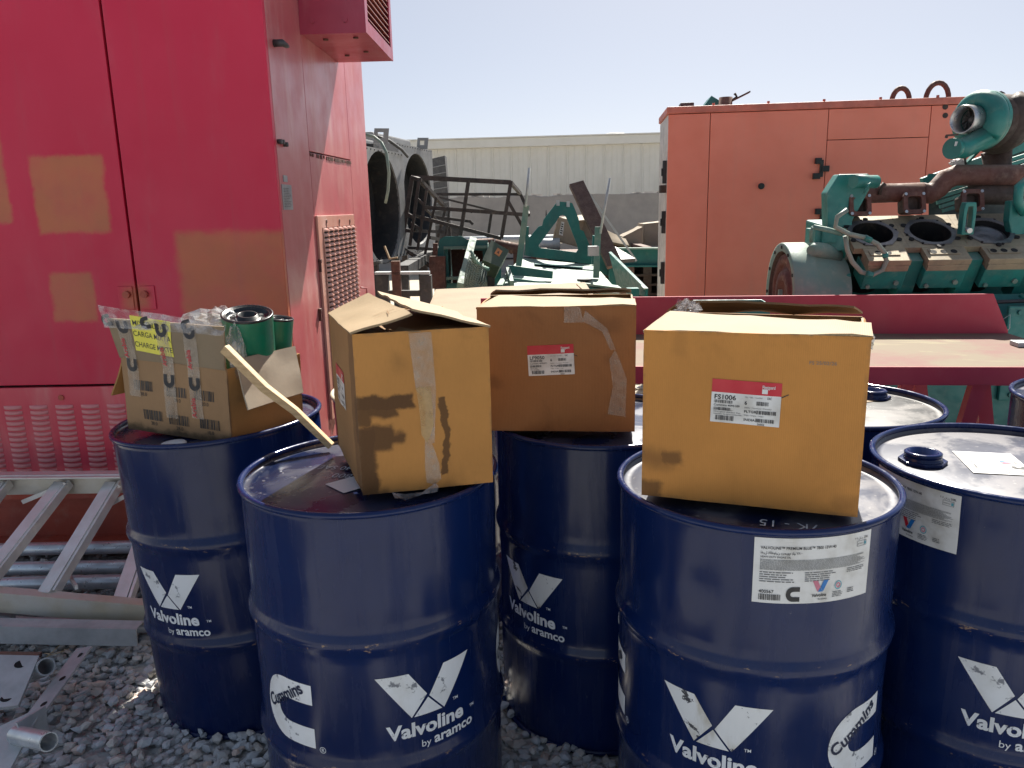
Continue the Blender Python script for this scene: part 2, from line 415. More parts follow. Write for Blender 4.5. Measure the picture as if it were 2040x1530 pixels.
# red generator cabinet
def redfront(name, patches, faded=0.0):
    n = N(name); x, y, z = n.xyz()
    col = n.mix(n.ramp(n.noise(1.6, 5), .3, .75), (.54, .011, .050), (.58, .020, .064))
    col = n.mix(n.math('MULTIPLY', n.ramp(n.noise(7, 8, .65, stretch=(1, 1, .3)), .5, .85), .22), col, (.44, .15, .16))
    e1 = n.math('MULTIPLY', n.math('SUBTRACT', n.noise(13, 8, .7), .5), .055); e2 = n.math('MULTIPLY', n.math('SUBTRACT', n.noise(16, 8, .7), .5), .05)
    tx = n.math('ADD', x, e1); tz = n.math('ADD', z, e2); tot = None
    for (x0, x1, z0, z1, soft, k) in patches:
        m = n.math('MULTIPLY', n.rect(tx, tz, x0, x1, z0, z1, soft), k); tot = m if tot is None else n.math('MAXIMUM', tot, m)
    if tot is not None:
        thin = n.ramp(n.noise(5, 6), .3, .62, .72, 1); tot = n.math('MULTIPLY', tot, thin)
        col = n.mix(tot, col, n.mix(n.ramp(n.noise(6, 5), .35, .7), (.50, .140, .062), (.44, .130, .062)))
    st = n.ramp(n.noise(5, 8, .66, stretch=(3, 1, .12)), .52, .8); col = n.mix(n.math('MULTIPLY', st, .22), col, (.30, .10, .09))
    sp = n.ramp(n.noise(34, 8, .7), .70, .74); col = n.mix(n.math('MULTIPLY', sp, .45), col, (.62, .40, .36))
    n.bump(n.math('ADD', n.noise(140, 4), n.math('MULTIPLY', n.noise(1.6, 3), 14.0)), .16, .0014)
    return n.out(col, n.ramp(n.noise(5, 6), .3, .8, .36, .56), 0, 0, .4)
def fadedred(name, a, b, dustk=.5):
    n = N(name); col = n.mix(n.ramp(n.noise(2.4, 6), .3, .7), a, b)
    s = n.ramp(n.noise(7, 8, .66, stretch=(1, 1, .22)), .46, .8); col = n.mix(n.math('MULTIPLY', s, dustk), col, (.62, .42, .36))
    col = n.mix(n.ramp(n.noise(15, 9, .7, stretch=(1, 1, .4)), .69, .73, 0, .5), col, (.62, .55, .5))
    n.bump(n.noise(90, 4), .1, .001)
    return n.out(col, n.ramp(n.noise(6, 6), .3, .8, .3, .5), 0, .15)
M['red_side'] = fadedred('red_paint_faded_sheen', (.42, .085, .10), (.48, .13, .135))  # faded paint, with the pink sheen of grazing sun put into the colour
M['red_vent'] = fadedred('red_paint_dusty', (.50, .22, .17), (.55, .28, .21), .7)
M['red_louvre'] = fadedred('red_paint_louvres', (.60, .03, .065), (.62, .06, .09), .35)
M['louvre_dusty'] = fadedred('red_paint_louvre_dusty', (.62, .17, .18), (.64, .24, .24), .4)
M['red_hood'] = fadedred('red_paint_hood', (.31, .018, .05), (.36, .04, .075), .2)
M['skid'] = paint('skid_red_oxide', (.42, .075, .04), (.34, .07, .045), rough=.6, dust=.45)
M['bench'] = paint('bench_red', (.45, .03, .06), (.40, .036, .06), rough=.5, scale=3, dust=.22, dustcol=(.40, .20, .17))
n = N('bench_top_worn'); col = n.mix(n.ramp(n.noise(3, 6, .6, dist=.5), .38, .62), (.185, .10, .085), (.18, .145, .10))
col = n.mix(n.ramp(n.noise(4.5, 8, .62, dist=1.2, stretch=(.5, 1, 1)), .60, .68, 0, .7), col, (.24, .21, .13))
col = n.mix(n.ramp(n.noise(6, 9, .65, dist=1.6, stretch=(.35, 1.4, 1)), .68, .72, 0, .85), col, (.17, .02, .03))
M['bench_top'] = n.out(col, .8, 0, 0, .25)
# other metals and paints
M['orange'] = paint('orange_enclosure', (.82, .23, .15), (.74, .20, .13), rough=.5, scale=1.6, dust=.24, dustcol=(.55, .26, .19), bump=.06, streak=.25)
M['orange_trim'] = paint('orange_trim', (.60, .16, .11), rough=.5, dust=.25)
M['white_panel'] = paint('white_panel', (.62, .58, .54), rough=.5, dust=.3)
M['black'] = paint('black_plastic', (.012, .012, .014), rough=.45, dust=.15)
M['teal'] = paint('teal_engine_enamel', (.015, .19, .165), (.016, .14, .125), rough=.42, scale=9, dust=.35, dustcol=(.26, .28, .22), updust=.30, chips=(.05, .04, .03))
M['teal_clean'] = paint('teal_scrap_paint', (.008, .150, .140), (.010, .115, .112), rough=.42, scale=5, dust=.2, dustcol=(.3, .32, .26), updust=.10, chips=(.10, .05, .03))
M['teal_dusty'] = paint('teal_paint_dusted', (.10, .22, .19), (.20, .27, .22), rough=.6, scale=7, dust=.6, dustcol=(.40, .38, .30), updust=.25)
M['deck'] = paint('machined_deck', (.33, .27, .18), (.25, .21, .15), rough=.5, metal=.35, scale=14, dust=.45, dustcol=(.38, .32, .24))
M['gasket'] = paint('fire_ring_steel', (.20, .20, .21), (.15, .15, .16), rough=.4, metal=.6, scale=20, dust=.3)
M['bore'] = paint('cylinder_liner', (.035, .035, .04), (.02, .02, .02), rough=.35, metal=.6, dust=.3)
M['rust'] = paint('rusty_cast_iron', (.115, .045, .034), (.075, .035, .03), rough=.75, scale=10, dust=.45, dustcol=(.30, .21, .15), updust=.35, bump=.3)
M['rust_dark'] = paint('dark_rusty_iron', (.060, .036, .028), (.035, .025, .022), rough=.7, scale=9, dust=.4, dustcol=(.20, .13, .09), updust=.15, bump=.3)
M['cage'] = paint('brown_oxide_bar', (.060, .046, .042), (.042, .034, .032), rough=.65, dust=.3)
M['alu'] = paint('cast_aluminium', (.52, .52, .52), (.42, .42, .42), rough=.32, metal=.85, dust=.2)
M['ladder'] = paint('ladder_aluminium', (.78, .76, .73), (.68, .65, .61), rough=.38, metal=.55, scale=9, dust=.4, dustcol=(.50, .40, .28))
M['ladder_dirty'] = paint('ladder_rail_stained', (.66, .63, .56), (.58, .50, .36), rough=.45, metal=.4, scale=5, dust=.4, dustcol=(.42, .33, .2))
M['galv'] = paint('galvanised_steel', (.66, .70, .72), (.52, .56, .59), rough=.33, metal=.6, scale=12, dust=.25)
M['galv_flat'] = paint('galvanised_plate', (.46, .48, .49), (.36, .38, .39), rough=.5, metal=.2, scale=11, dust=.3, dustcol=(.38, .36, .33))
M['rad_grey'] = paint('radiator_shroud', (.27, .27, .27), (.22, .22, .22), rough=.5, scale=4, dust=.35, dustcol=(.34, .31, .27))
M['rad_dark'] = paint('radiator_inside', (.02, .022, .024), (.03, .03, .032), rough=.55, dust=.2)
M['rad_core'] = paint('radiator_core', (.11, .108, .11), (.08, .08, .082), rough=.5, metal=.3, scale=18, dust=.3)
M['steel_dark'] = paint('dark_steel', (.045, .045, .05), (.03, .03, .03), rough=.55, dust=.3)
M['nameplate'] = paint('engraved_plate', (.36, .38, .40), rough=.4, metal=.5, dust=.2)
M['filter'] = paint('filter_green', (.004, .175, .10), (.004, .14, .08), rough=.34, scale=9, dust=.10, chips=(.03, .02, .015))
M['filter_black'] = paint('filter_end_black', (.010, .012, .014), rough=.3, dust=.1)
M['wood'] = None
n = N('pale_wood'); g = n.noise(14, 7, .6, stretch=(1, 9, 9)); col = n.mix(n.ramp(g, .3, .75), (.60, .42, .22), (.42, .27, .13))
col = n.mix(n.ramp(n.noise(10, 6), .6, .72, 0, .5), col, (.18, .11, .06)); n.bump(g, .3, .002); M['wood'] = n.out(col, .65)
M['timber'] = paint('weathered_timber', (.14, .085, .065), (.10, .055, .045), rough=.8, scale=12, dust=.3, bump=.4)
M['clad'] = paint('cream_cladding', (.66, .65, .60), (.61, .60, .55), rough=.55, scale=1.2, dust=.2, dustcol=(.50, .45, .36), bump=0)
M['concrete'] = paint('grey_concrete', (.31, .295, .28), (.25, .24, .235), rough=.85, scale=1.5, dust=.35, dustcol=(.32, .29, .26), bump=.5)
M['cream'] = paint('cream_enamel', (.55, .50, .38), rough=.4, dust=.2)
M['cap_white'] = paint('white_plastic_cap', (.75, .76, .78), rough=.35, dust=.1)
M['hose'] = paint('hose', (.24, .27, .22), (.16, .22, .19), rough=.55, dust=.5)
M['rag'] = paint('white_rag', (.75, .70, .68), rough=.85, dust=.2)
M['mesh_green'] = paint('wire_mesh', (.16, .20, .17), rough=.6, dust=.4)
# ground
n = N('yard_ground'); co = n.coord()
col = n.mix(n.ramp(n.noise(.7, 6), .35, .7), (.50, .44, .35), (.43, .37, .295))
pos = n.xyz()
near = n.ramp(n.math('ADD', pos[1], n.math('MULTIPLY', n.noise(.8, 4), 3.0)), 3.5, 7.5, 1, 0)
col = n.mix(near, col, n.mix(n.ramp(n.noise(40, 4), .35, .65), (.36, .37, .37), (.48, .47, .44)))
col = n.mix(n.ramp(n.noise(26, 5, .6), .5, .75, 0, .6), col, (.22, .21, .20))
vor = n.new('TexVoronoi'); vor.inputs['Scale'].default_value = 42; n.set(vor.inputs['Vector'], co)
n.bump(n.math('ADD', vor.outputs[0], n.noise(9, 5)), .7, .02); M['ground'] = n.out(col, .9, 0, 0, .2)
n = N('crushed_stone'); at_ = n.new('Attribute'); at_.attribute_name = 'tint'
col = n.mix(n.ramp(n.noise(30, 5), .3, .75), at_.outputs['Color'], n.mix(.5, at_.outputs['Color'], (.42, .37, .31)))
n.bump(n.noise(160, 5), .3, .002); M['stone'] = n.out(col, .85, 0, 0, .3)
# ------------------------------------------------------------------ setting
random.seed(11)
def rise(x, y):
    return .02 * noise.noise(Vector((x * .35, y * .35, 1.3))) * min(1, max(0, (y - 3) / 3))
vs, fs = [], []
xs = [-400, -120, -40, -20] + [-12 + i * .6 for i in range(41)] + [16, 24, 50, 140, 400]
ys = [-300, -80, -20, -6, -2] + [i * .5 for i in range(0, 61)] + [36, 50, 90, 200, 700]
for y in ys:
    for x in xs: vs.append((x, y, rise(x, y)))
W = len(xs)
for j in range(len(ys) - 1):
    for i in range(W - 1): a = j * W + i; fs.append((a, a + 1, a + W + 1, a + W))
tag(MB().add(vs, fs, True).build('ground', M['ground']), kind='structure')

# crushed stone in the foreground
DRUMS = [(-.333, 1.731), (-.825, 2.235), (.241, 2.132), (.519, 1.602), (1.128, 1.689), (.985, 2.285), (1.80, 2.22), (-.33, 2.62)]
ico = bmesh.new(); bmesh.ops.create_icosphere(ico, subdivisions=1, radius=1.0)
iv = [v.co.copy() for v in ico.verts]; ifc = [[v.index for v in f.verts] for f in ico.faces]; ico.free()
shapes = []
for k in range(10):
    rr = random.Random(k); shapes.append([p * (1 + rr.uniform(-.34, .26)) for p in iv])
vs, fs, tint = [], [], []
def stones(n, x0, x1, y0, y1, zb, smin, smax):
    for _ in range(n):
        x, y = random.uniform(x0, x1), random.uniform(y0, y1)
        if any((x - a) ** 2 + (y - b) ** 2 < .285 ** 2 for a, b in DRUMS): continue
        dens = noise.noise(Vector((x * 2.2, y * 2.2, 4.0)))
        if x < -1.35 and y < 1.9 and dens < .10 and random.random() < .8: continue
        s = random.uniform(smin, smax); m = Matrix.Rotation(random.uniform(0, 6.3), 3, 'Z') @ Matrix.Rotation(random.uniform(-.6, .6), 3, 'X') @ Matrix.Diagonal((s * random.uniform(.85, 1.35), s * random.uniform(.7, 1.0), s * random.uniform(.5, .8)))
        b = len(vs); z = zb + random.uniform(-.3, .7) * s
        for p in random.choice(shapes): q = m @ p; vs.append((x + q.x, y + q.y, z + q.z))
        for f in ifc: fs.append([b + i for i in f])
        g = random.uniform(.38, .60); c = random.random()
        t = (g * .95, g, g * 1.04) if c < .6 else ((g * 1.06, g * 1.0, g * .92) if c < .95 else (g * 1.2, g * .95, g * .82))
        tint.append(t)
stones(15500, -2.3, 1.7, 1.0, 3.0, .006, .010, .0195)
stones(2600, -2.3, 1.7, 1.0, 3.0, .018, .012, .021)
stones(4500, -3.2, 3.2, 2.9, 7.0, .005, .014, .026)
mb = MB(); mb.v = [Vector(p) for p in vs]; mb.f = fs; mb.sm = [False] * len(fs)
g = mb.build('gravel', M['stone']); tag(g, 'grey crushed stone covering the yard between the drums', 'gravel', kind='stuff')
ca = g.data.color_attributes.new('tint', 'FLOAT_COLOR', 'CORNER'); flat = []
for t in tint: flat += [t[0], t[1], t[2], 1.0] * 60
ca.data.foreach_set('color', flat)

# far concrete wall
wl = thing('concrete_wall', 'long grey concrete wall with ragged pale top in front of the warehouse', 'wall', T(0, 18.2, 0) @ RZ(-2))
def ragged(u): return 1.70 + .035 * noise.noise(Vector((u * 1.7, 0, 0))) + .02 * noise.noise(Vector((u * 6, 0, 3)))
pts = [(-9 + i * .25) for i in range(89)]
vs, fs = [], []
for x in pts:
    t = ragged(x); vs += [(x, 0, -.2), (x, 0, t), (x, .35, t), (x, .35, -.2)]
for i in range(len(pts) - 1):
    a = i * 4
    for k in range(4): fs.append((a + k, a + (k + 1) % 4, a + 4 + (k + 1) % 4, a + 4 + k))
MB().add(vs, fs).build('wall_body', M['concrete'], wl)
mb = MB()
for i in range(70):
    x = random.uniform(-3, 7); s = random.uniform(.03, .12); mb.box((x - s, .02, ragged(x) - .02), (x + s, .2, ragged(x) + random.uniform(.0, .05)))
mb.build('mortar_crust', M['white_panel'], wl)
mb = MB()
for i in range(26):
    x = -3 + i * .43 + random.uniform(-.05, .05); mb.cyl((x, -.012, .42 + random.choice((0, .02, .95))), (x, .02, .43 + random.choice((0, .02, .95))), .022, 8)
mb.build('tie_holes', M['dark_gap'], wl)
MB().tube([(-5, -.03, .33), (-1, -.03, .30), (2, -.03, .34), (6, -.03, .33)], .02, 6).build('cable', M['black'], wl)

# warehouse
wh = thing('warehouse', 'long low cream warehouse with ribbed metal cladding and overhanging roof edge', 'building', T(0, 27, 0) @ RZ(-4))
EZ = 3.42
MB().box((-12, .12, 0), (16, 9, EZ)).build('wall', M['clad'], wh)
pm = MB()
w = .62
prof = [(0, 0), (.05, 0), (.065, -.035), (.10, -.035), (.115, 0), (.30, 0), (.305, -.008), (.32, -.008), (.325, 0), (.47, 0), (.475, -.008), (.49, -.008), (.495, 0), (w - .004, 0)]
vs = [(x, y, 0) for x, y in prof] + [(x, y, EZ) for x, y in prof]; k = len(prof)
pm.add(vs, [(i, i + 1, k + i + 1, k + i) for i in range(k - 1)]); pme = pm.mesh('cladding_panel'); pme.materials.append(M['clad'])
for i in range(30): link('cladding_panel', pme, wh, basis=T(-8 + i * w, .10, 0))
MB().box((-12, -.16, EZ - .02), (16, .3, EZ + .26)).build('roof_fascia', M['clad'], wh, bevel=.02)
MB().box((-12, -.20, EZ + .262), (16, .3, EZ + .30)).build('roof_flashing', M['clad'], wh)
MB().lathe([(.42, 0), (.42, .04), (.30, .07), (.1, .09), (.0, .09)], 20, T(3.6, .6, EZ + .30)).build('roof_vent', M['clad'], wh)

# ------------------------------------------------------------------ red generator cabinet
c0 = at(562, 480, 3.15); CM = T(c0.x, 3.15, 0) @ RZ(-1.5)
cab = thing('generator_cabinet', 'tall red generator cabinet with brown primer patches, louvres and faded side toned pink for its sun sheen', 'cabinet', CM)
F = lambda px, py: on(CM, 1, 0, px, py)
S = lambda px, py: on(CM, 0, 0, px, py)
gx = (F(203, 0).x + F(268, 580).x) / 2; zs = F(120, 769).z; zb = F(120, 950).z; TOP = 3.3
def pr(x0, y0, x1, y1, soft=.012, k=1.0):
    a, b = F(x0, y0), F(x1, y1); return (min(a.x, b.x), max(a.x, b.x), min(a.z, b.z), max(a.z, b.z), soft, k)
pat = [pr(56, 312, 222, 462), pr(-60, 262, 26, 445), pr(97, 545, 196, 640), pr(348, 464, 600, 720, .02, .95), pr(245, 572, 300, 615, .03, .9)]
M['red_front'] = redfront('red_front_paint', pat)
DSIDE = S(748, 592).y
MB().box((-2.7, .035, .22), (-.035, DSIDE - .02, TOP - .02)).build('core', M['dark_gap'], cab)
MB().box((-2.65, 0, zs + .005), (gx - .005, .03, TOP)).build('door', M['red_front'], cab, bevel=.003)
dr = MB().box((gx + .005, 0, zs + .005), (-.0005, .03, TOP)).build('door', M['red_front'], cab, bevel=.003)
for dx in (-.045, .045):
    p = F(270, 592); MB().box((gx + dx - .03, -.006, p.z - .05), (gx + dx + .03, -.0005, p.z + .045)).build('hinge_plate', M['red_front'], cab, bevel=.003)
    MB().cyl((gx + dx * .8, -.022, p.z + .012), (gx + dx * .8, -.0062, p.z + .012), .014, 12).build('hinge_bolt', M['skid'], cab)
lp = MB().box((-2.65, .001, zb), (-.0005, .031, zs - .005)).build('louvre_panel', M['red_louvre'], cab, bevel=.003)
lm = MB()
lw = .076
arc = [(-lw/2 + lw * i / 6) for i in range(7)]
vs = []
for i, x in enumerate(arc):
    k = math.sin(math.pi * i / 6) ** .5; vs += [(x, 0, .012), (x, -.016 * k, -.001), (x, .002, -.003)]
lm.add(vs, [(3*i, 3*i+1, 3*i+4, 3*i+3) for i in range(6)] + [(3*i+1, 3*i+2, 3*i+5, 3*i+4) for i in range(6)], True)
lme = lm.mesh('louvre'); lme.materials.append(M['louvre_dusty'])
z1, z2 = F(150, 812).z, F(150, 938).z; nrow = 13
cx0 = F(86, 870).x; cst = F(137, 870).x - F(86, 870).x
for c in range(-4, 9):
    for r in range(nrow):
        x = cx0 + c * cst
        if x > -.06: continue
        link('louvre', lme, lp, basis=T(x, 0, z1 + (z2 - z1) * r / (nrow - 1)))
MB().cyl((F(122, 792).x, -.004, F(122, 792).z), (F(122, 792).x, .002, F(122, 792).z), .012, 10).build('panel_bolt', M['skid'], lp)
MB().box((-2.65, .03, .05), (-.01, DSIDE, zb - .02)).build('skid_base', M['skid'], cab, bevel=.006)
MB().box((-2.65, -.05, .06), (.01, .03, .10)).box((-2.65, -.05, zb - .08), (.01, .03, zb - .03)).build('skid_flange', M['skid'], cab)
# side of the cabinet
D = S(748, 592).y; ya = S(620, 350).y; yb = S(700, 350).y
q1, q2 = S(605, 298), S(697, 318)
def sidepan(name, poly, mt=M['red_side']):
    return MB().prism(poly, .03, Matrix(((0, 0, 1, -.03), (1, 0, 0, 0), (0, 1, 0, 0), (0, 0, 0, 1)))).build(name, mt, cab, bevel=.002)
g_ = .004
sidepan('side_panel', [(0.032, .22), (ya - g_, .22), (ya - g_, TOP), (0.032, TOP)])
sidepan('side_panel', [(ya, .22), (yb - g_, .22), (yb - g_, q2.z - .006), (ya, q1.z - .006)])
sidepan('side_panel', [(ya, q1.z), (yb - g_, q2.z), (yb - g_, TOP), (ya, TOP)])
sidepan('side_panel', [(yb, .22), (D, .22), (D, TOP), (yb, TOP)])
mb = MB()
for i in range(60):
    t = random.random() ** 1.0; y = ya + (yb - ya) * t; z = q1.z + (q2.z - q1.z) * t; s = random.uniform(.003, .012)
    mb.box((.0005, y - s, z - .016 - s), (.003, y + s, z - .008))
mb.build('rust_flakes', M['rust'], cab)
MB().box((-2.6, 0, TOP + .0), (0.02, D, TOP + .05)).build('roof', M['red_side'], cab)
# hood
hy0, hy1 = S(598, 63).y, S(674, 123).y; hz = S(635, 95).z
# outer edge from where the front lower corner is seen
hx = on(CM, 1, hy0, 727, 69).x
hood = MB().box((.001, hy0, hz), (hx, hy0 + .004, TOP)).box((.001, hy0 + .004, hz), (hx, hy1 - .004, hz + .004)).box((.001, hy1 - .004, hz), (hx, hy1, TOP)).box((.001, hy0, TOP - .01), (hx, hy1, TOP)).build('hood', M['red_hood'], cab)
e = .055
MB().box((hx - .002, hy0 - .001, hz - .001), (hx + .006, hy0 + e, TOP)).box((hx - .002, hy1 - e, hz - .001), (hx + .006, hy1 + .001, TOP)).box((hx - .002, hy0 + e, hz - .001), (hx + .006, hy1 - e, hz + e)).build('grille_frame', M['red_hood'], hood)
k = 0; z = hz + e + .02
sm = MB().add([(0, 0, 0), (-.03, 0, .022), (-.03, hy1 - hy0 - 2 * e, .022), (0, hy1 - hy0 - 2 * e, 0), (0, 0, -.003), (-.03, 0, .019), (-.03, hy1 - hy0 - 2 * e, .019), (0, hy1 - hy0 - 2 * e, -.003)],
     [(0,1,2,3),(7,6,5,4),(0,4,5,1),(1,5,6,2),(2,6,7,3),(3,7,4,0)]).mesh('grille_slat'); sm.materials.append(M['red_vent'])
while z < TOP - .05:
    link('grille_slat', sm, hood, basis=T(hx + .002, hy0 + e, z)); z += .028
MB().box((.0, hy0 - .003, hz - .004), (hx + .004, hy0 + .0, hz + .09)).build('hood_flange', M['red_hood'], hood)
for bx, by in ((.08, .12), (.22, .10), (.20, .42), (.09, .5)):
    MB().cyl((bx, hy0 + by, hz - .006), (bx, hy0 + by, hz + .002), .012, 8).build('hood_bolt', M['rust'], hood)
for bx in (.06, .2):
    MB().cyl((bx, hy0 - .010, hz + .05), (bx, hy0 - .0032, hz + .05), .011, 8).build('hood_bolt', M['red_hood'], hood)
# vent on the side
a, b = S(627, 430), S(701, 432); zl = S(655, 840).z
v0, v1, vt = a.y, b.y, a.z
vp = MB().box((.0005, v0, zl), (.012, v1, vt)).build('vent_panel', M['red_vent'], cab, bevel=.003)
ga, gb = S(638, 456), S(706, 470)
y0, y1 = ga.y, min(gb.y, v1 - .01); cols = 7; rows = 44; dy = (y1 - y0) / cols; dz = .0235
MB().box((.0121, y0 - .004, zl + .02), (.0128, y1 + .004, ga.z + .004)).build('vent_shade_plate', M['dark_gap'], vp)  # near-black plate stands in for the shadow gaps behind the louvres
for c in range(cols + 1): MB().box((.0129, y0 + dy * c - .0045, zl + .018), (.016, y0 + dy * c + .0045, ga.z + .006)).build('vent_strip', M['red_vent'], vp)
hm = MB(); hw = dy * .86
vs = []
for i in range(5):
    t = i / 4; k = math.sin(math.pi * t) ** .5; vs += [(.001, (t - .5) * hw, .0135), (.020 * k, (t - .5) * hw, .001), (.017 * k, (t - .5) * hw, -.001)]
hm.add(vs, [(3*i, 3*i+3, 3*i+4, 3*i+1) for i in range(4)] + [(3*i+1, 3*i+4, 3*i+5, 3*i+2) for i in range(4)], True)
hme = hm.mesh('vent_louvre'); hme.materials.append(M['red_vent'])
for c in range(cols):
    for r in range(rows):
        z = ga.z - .012 - r * dz
        if z < zl + .03: break
        if c * rows + r >= 300: break
        link('vent_louvre', hme, vp, basis=T(.0130, y0 + dy * (c + .5), z))
for (px, py) in ((645, 441), (671, 440), (692, 440), (634, 520), (706, 502), (711, 597), (634, 618), (659, 640)):
    p = S(px, py); MB().cyl((.0, p.y, p.z), (.016, p.y, p.z), .009, 8).box((.0, p.y - .004, p.z - .05), (.0135, p.y + .004, p.z)).build('vent_bolt', M['rust'], cab)
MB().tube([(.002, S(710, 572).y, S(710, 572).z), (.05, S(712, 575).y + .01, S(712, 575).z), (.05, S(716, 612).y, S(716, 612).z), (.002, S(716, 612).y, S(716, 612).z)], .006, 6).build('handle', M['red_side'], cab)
# latch, bolts and plates on the side
p = S(545, 86); MB().tube([(.0, p.y, p.z), (.035, p.y, p.z), (.04, p.y + .03, p.z - .004), (.03, p.y + .09, p.z + .004)], [.014, .014, .010, .006], 8).build('latch_handle', M['steel_dark'], cab)
for px, py in ((558, 283), (565, 288), (553, 282)):
    p = S(px, py); MB().cyl((0, p.y, p.z), (.018, p.y, p.z), .009, 8).build('latch_stub', M['steel_dark'], cab)
for nm, (xa, y_a, xb, y_b) in (('nameplate', (560, 367, 583, 418)), ('small_plate', (563, 349, 572, 363))):
    a, b = S(xa, y_a), S(xb, y_b)
    npl = MB().box((.0005, a.y, b.z), (.003, b.y, a.z)).build(nm, M['nameplate'], cab)
    if nm == 'nameplate':
        sf = Surf((.003, a.y, b.z), (.003, b.y, b.z), (.003, b.y, a.z), (.003, a.y, a.z))
        decal('engraving', sf.xy, [textlines(.01, .01, sf.w - .01, sf.h - .012, 12, 5, .45, .5)], M['ink_grey'], npl, .001, cell=0)

# ------------------------------------------------------------------ orange generator
p = at(1328, 400, 6.5); OM = T(p.x, 6.5, 0) @ RZ(-6)
og = thing('orange_generator', 'big orange generator enclosure with black hinges behind the engine', 'generator', OM)
F = lambda px, py: on(OM, 1, 0, px, py)
zt = F(1500, 222).z; LX = 4.2
s1 = F(1410, 400).x; s2 = F(1640, 400).x; s3 = F(1848, 300).x; dz_ = F(1750, 276).z
DEP = .78
MB().box((.02, .02, .2), (LX, DEP - .02, zt - .02)).build('core', M['dark_gap'], og)
def opan(name, x0, x1, z0, z1, mt=M['orange']): return MB().box((x0 + .0025, 0, z0 + .0025), (x1 - .0025, .02, z1 - .0025)).build(name, mt, og, bevel=.003)
opan('corner_panel', .0, s1, .3, zt); opan('door', s1, s2, .3, zt); opan('upper_panel', s2, s3, dz_, zt)
dd = opan('door', s2, s3, .3, dz_); opan('side_panel', s3, LX, .3, zt)
MB().box((0.001, .021, .3), (.02, DEP, zt)).build('end_panel', M['white_panel'], og, bevel=.003)
MB().box((-.012, -.012, zt + .002), (LX + .01, DEP + .01, zt + .055)).build('roof_trim', M['orange_trim'], og, bevel=.006)
MB().box((0, .0, .0), (LX, DEP, .297)).build('skid_base', M['black'], og)
for py in (337, 437, 545):
    h = F(1636, py)
    if py > 500: continue
    hg = MB()
    hg.box((h.x - .055, -.03, h.z + .04), (h.x - .005, -.0005, h.z + .085)).box((h.x + .0, -.03, h.z - .02), (h.x + .055, -.0005, h.z + .025)).box((h.x - .065, -.03, h.z - .075), (h.x - .01, -.0005, h.z - .03)).box((h.x - .015, -.02, h.z - .06), (h.x + .012, -.0005, h.z + .07))
    hg.build('hinge', M['black'], og, bevel=.003)
for py in (342, 443, 545):
    z = F(1330, py).z; MB().box((-.03, .05, z - .09), (.0005, .11, z + .09)).box((-.04, .06, z - .03), (-.031, .10, z + .03)).build('end_hinge', M['black'], og, bevel=.003)
z = F(1330, 376).z; MB().box((-.05, .04, z - .03), (.0005, .16, z + .03)).build('end_latch', M['rust_dark'], og)
h = F(1516, 371); MB().cyl((h.x, -.022, h.z), (h.x, -.0005, h.z), .024, 16).cyl((h.x, -.03, h.z), (h.x, -.0222, h.z), .014, 12).build('lock', M['black'], og)
for py in (213, 230):
    h = F(1883, py); MB().cyl((h.x, -.004, h.z), (h.x, .004, h.z), .02, 14).build('bolt_hole', M['rust_dark'], og)
for i in range(9): 
    x = .35 + i * .42; MB().cyl((x, .02, zt + .054), (x, .02, zt + .075), .011, 6).build('roof_bolt', M['orange_trim'], og)
for px, r in ((1806, .065), (1880, .085)):
    x = F(px, 195).x; MB().tube([(x - r * math.cos(t), .12, zt + .05 + (r * 1.5) * math.sin(t)) for t in [math.pi * i / 10 for i in range(11)]], .02, 8).build('lifting_eye', M['rust'], og)
# exhaust stub with rain cap on the roof
x = F(1462, 200).x; ex = MB().lathe([(.055, 0), (.07, .0), (.07, .03), (.055, .035), (.055, .11), (.045, .11), (.045, .02)], 20, T(x, .4, zt + .05)).build('exhaust_stub', M['rust'], og)
MB().bar((x + .05, .4, zt + .13), (x + .19, .4, zt + .195), .085, .012).tube([(x + .03, .4, zt + .12), (x + .09, .4, zt + .16), (x + .07, .4, zt + .19)], .012, 6).build('rain_cap', M['rust_dark'], og)
MB().box((.10, .35, zt + .055), (.27, .6, zt + .085)).box((.13, .35, zt + .085), (.24, .5, zt + .125)).build('roof_box', M['steel_dark'], og, bevel=.005)
MB().add([(.30, .5, zt + .056), (.62, .5, zt + .056), (.40, .5, zt + .19), (.30, .8, zt + .056), (.62, .8, zt + .056), (.40, .8, zt + .19)], [(0,1,2),(5,4,3),(0,2,5,3),(1,4,5,2),(0,3,4,1)]).build('roof_plate', M['teal_clean'], og)
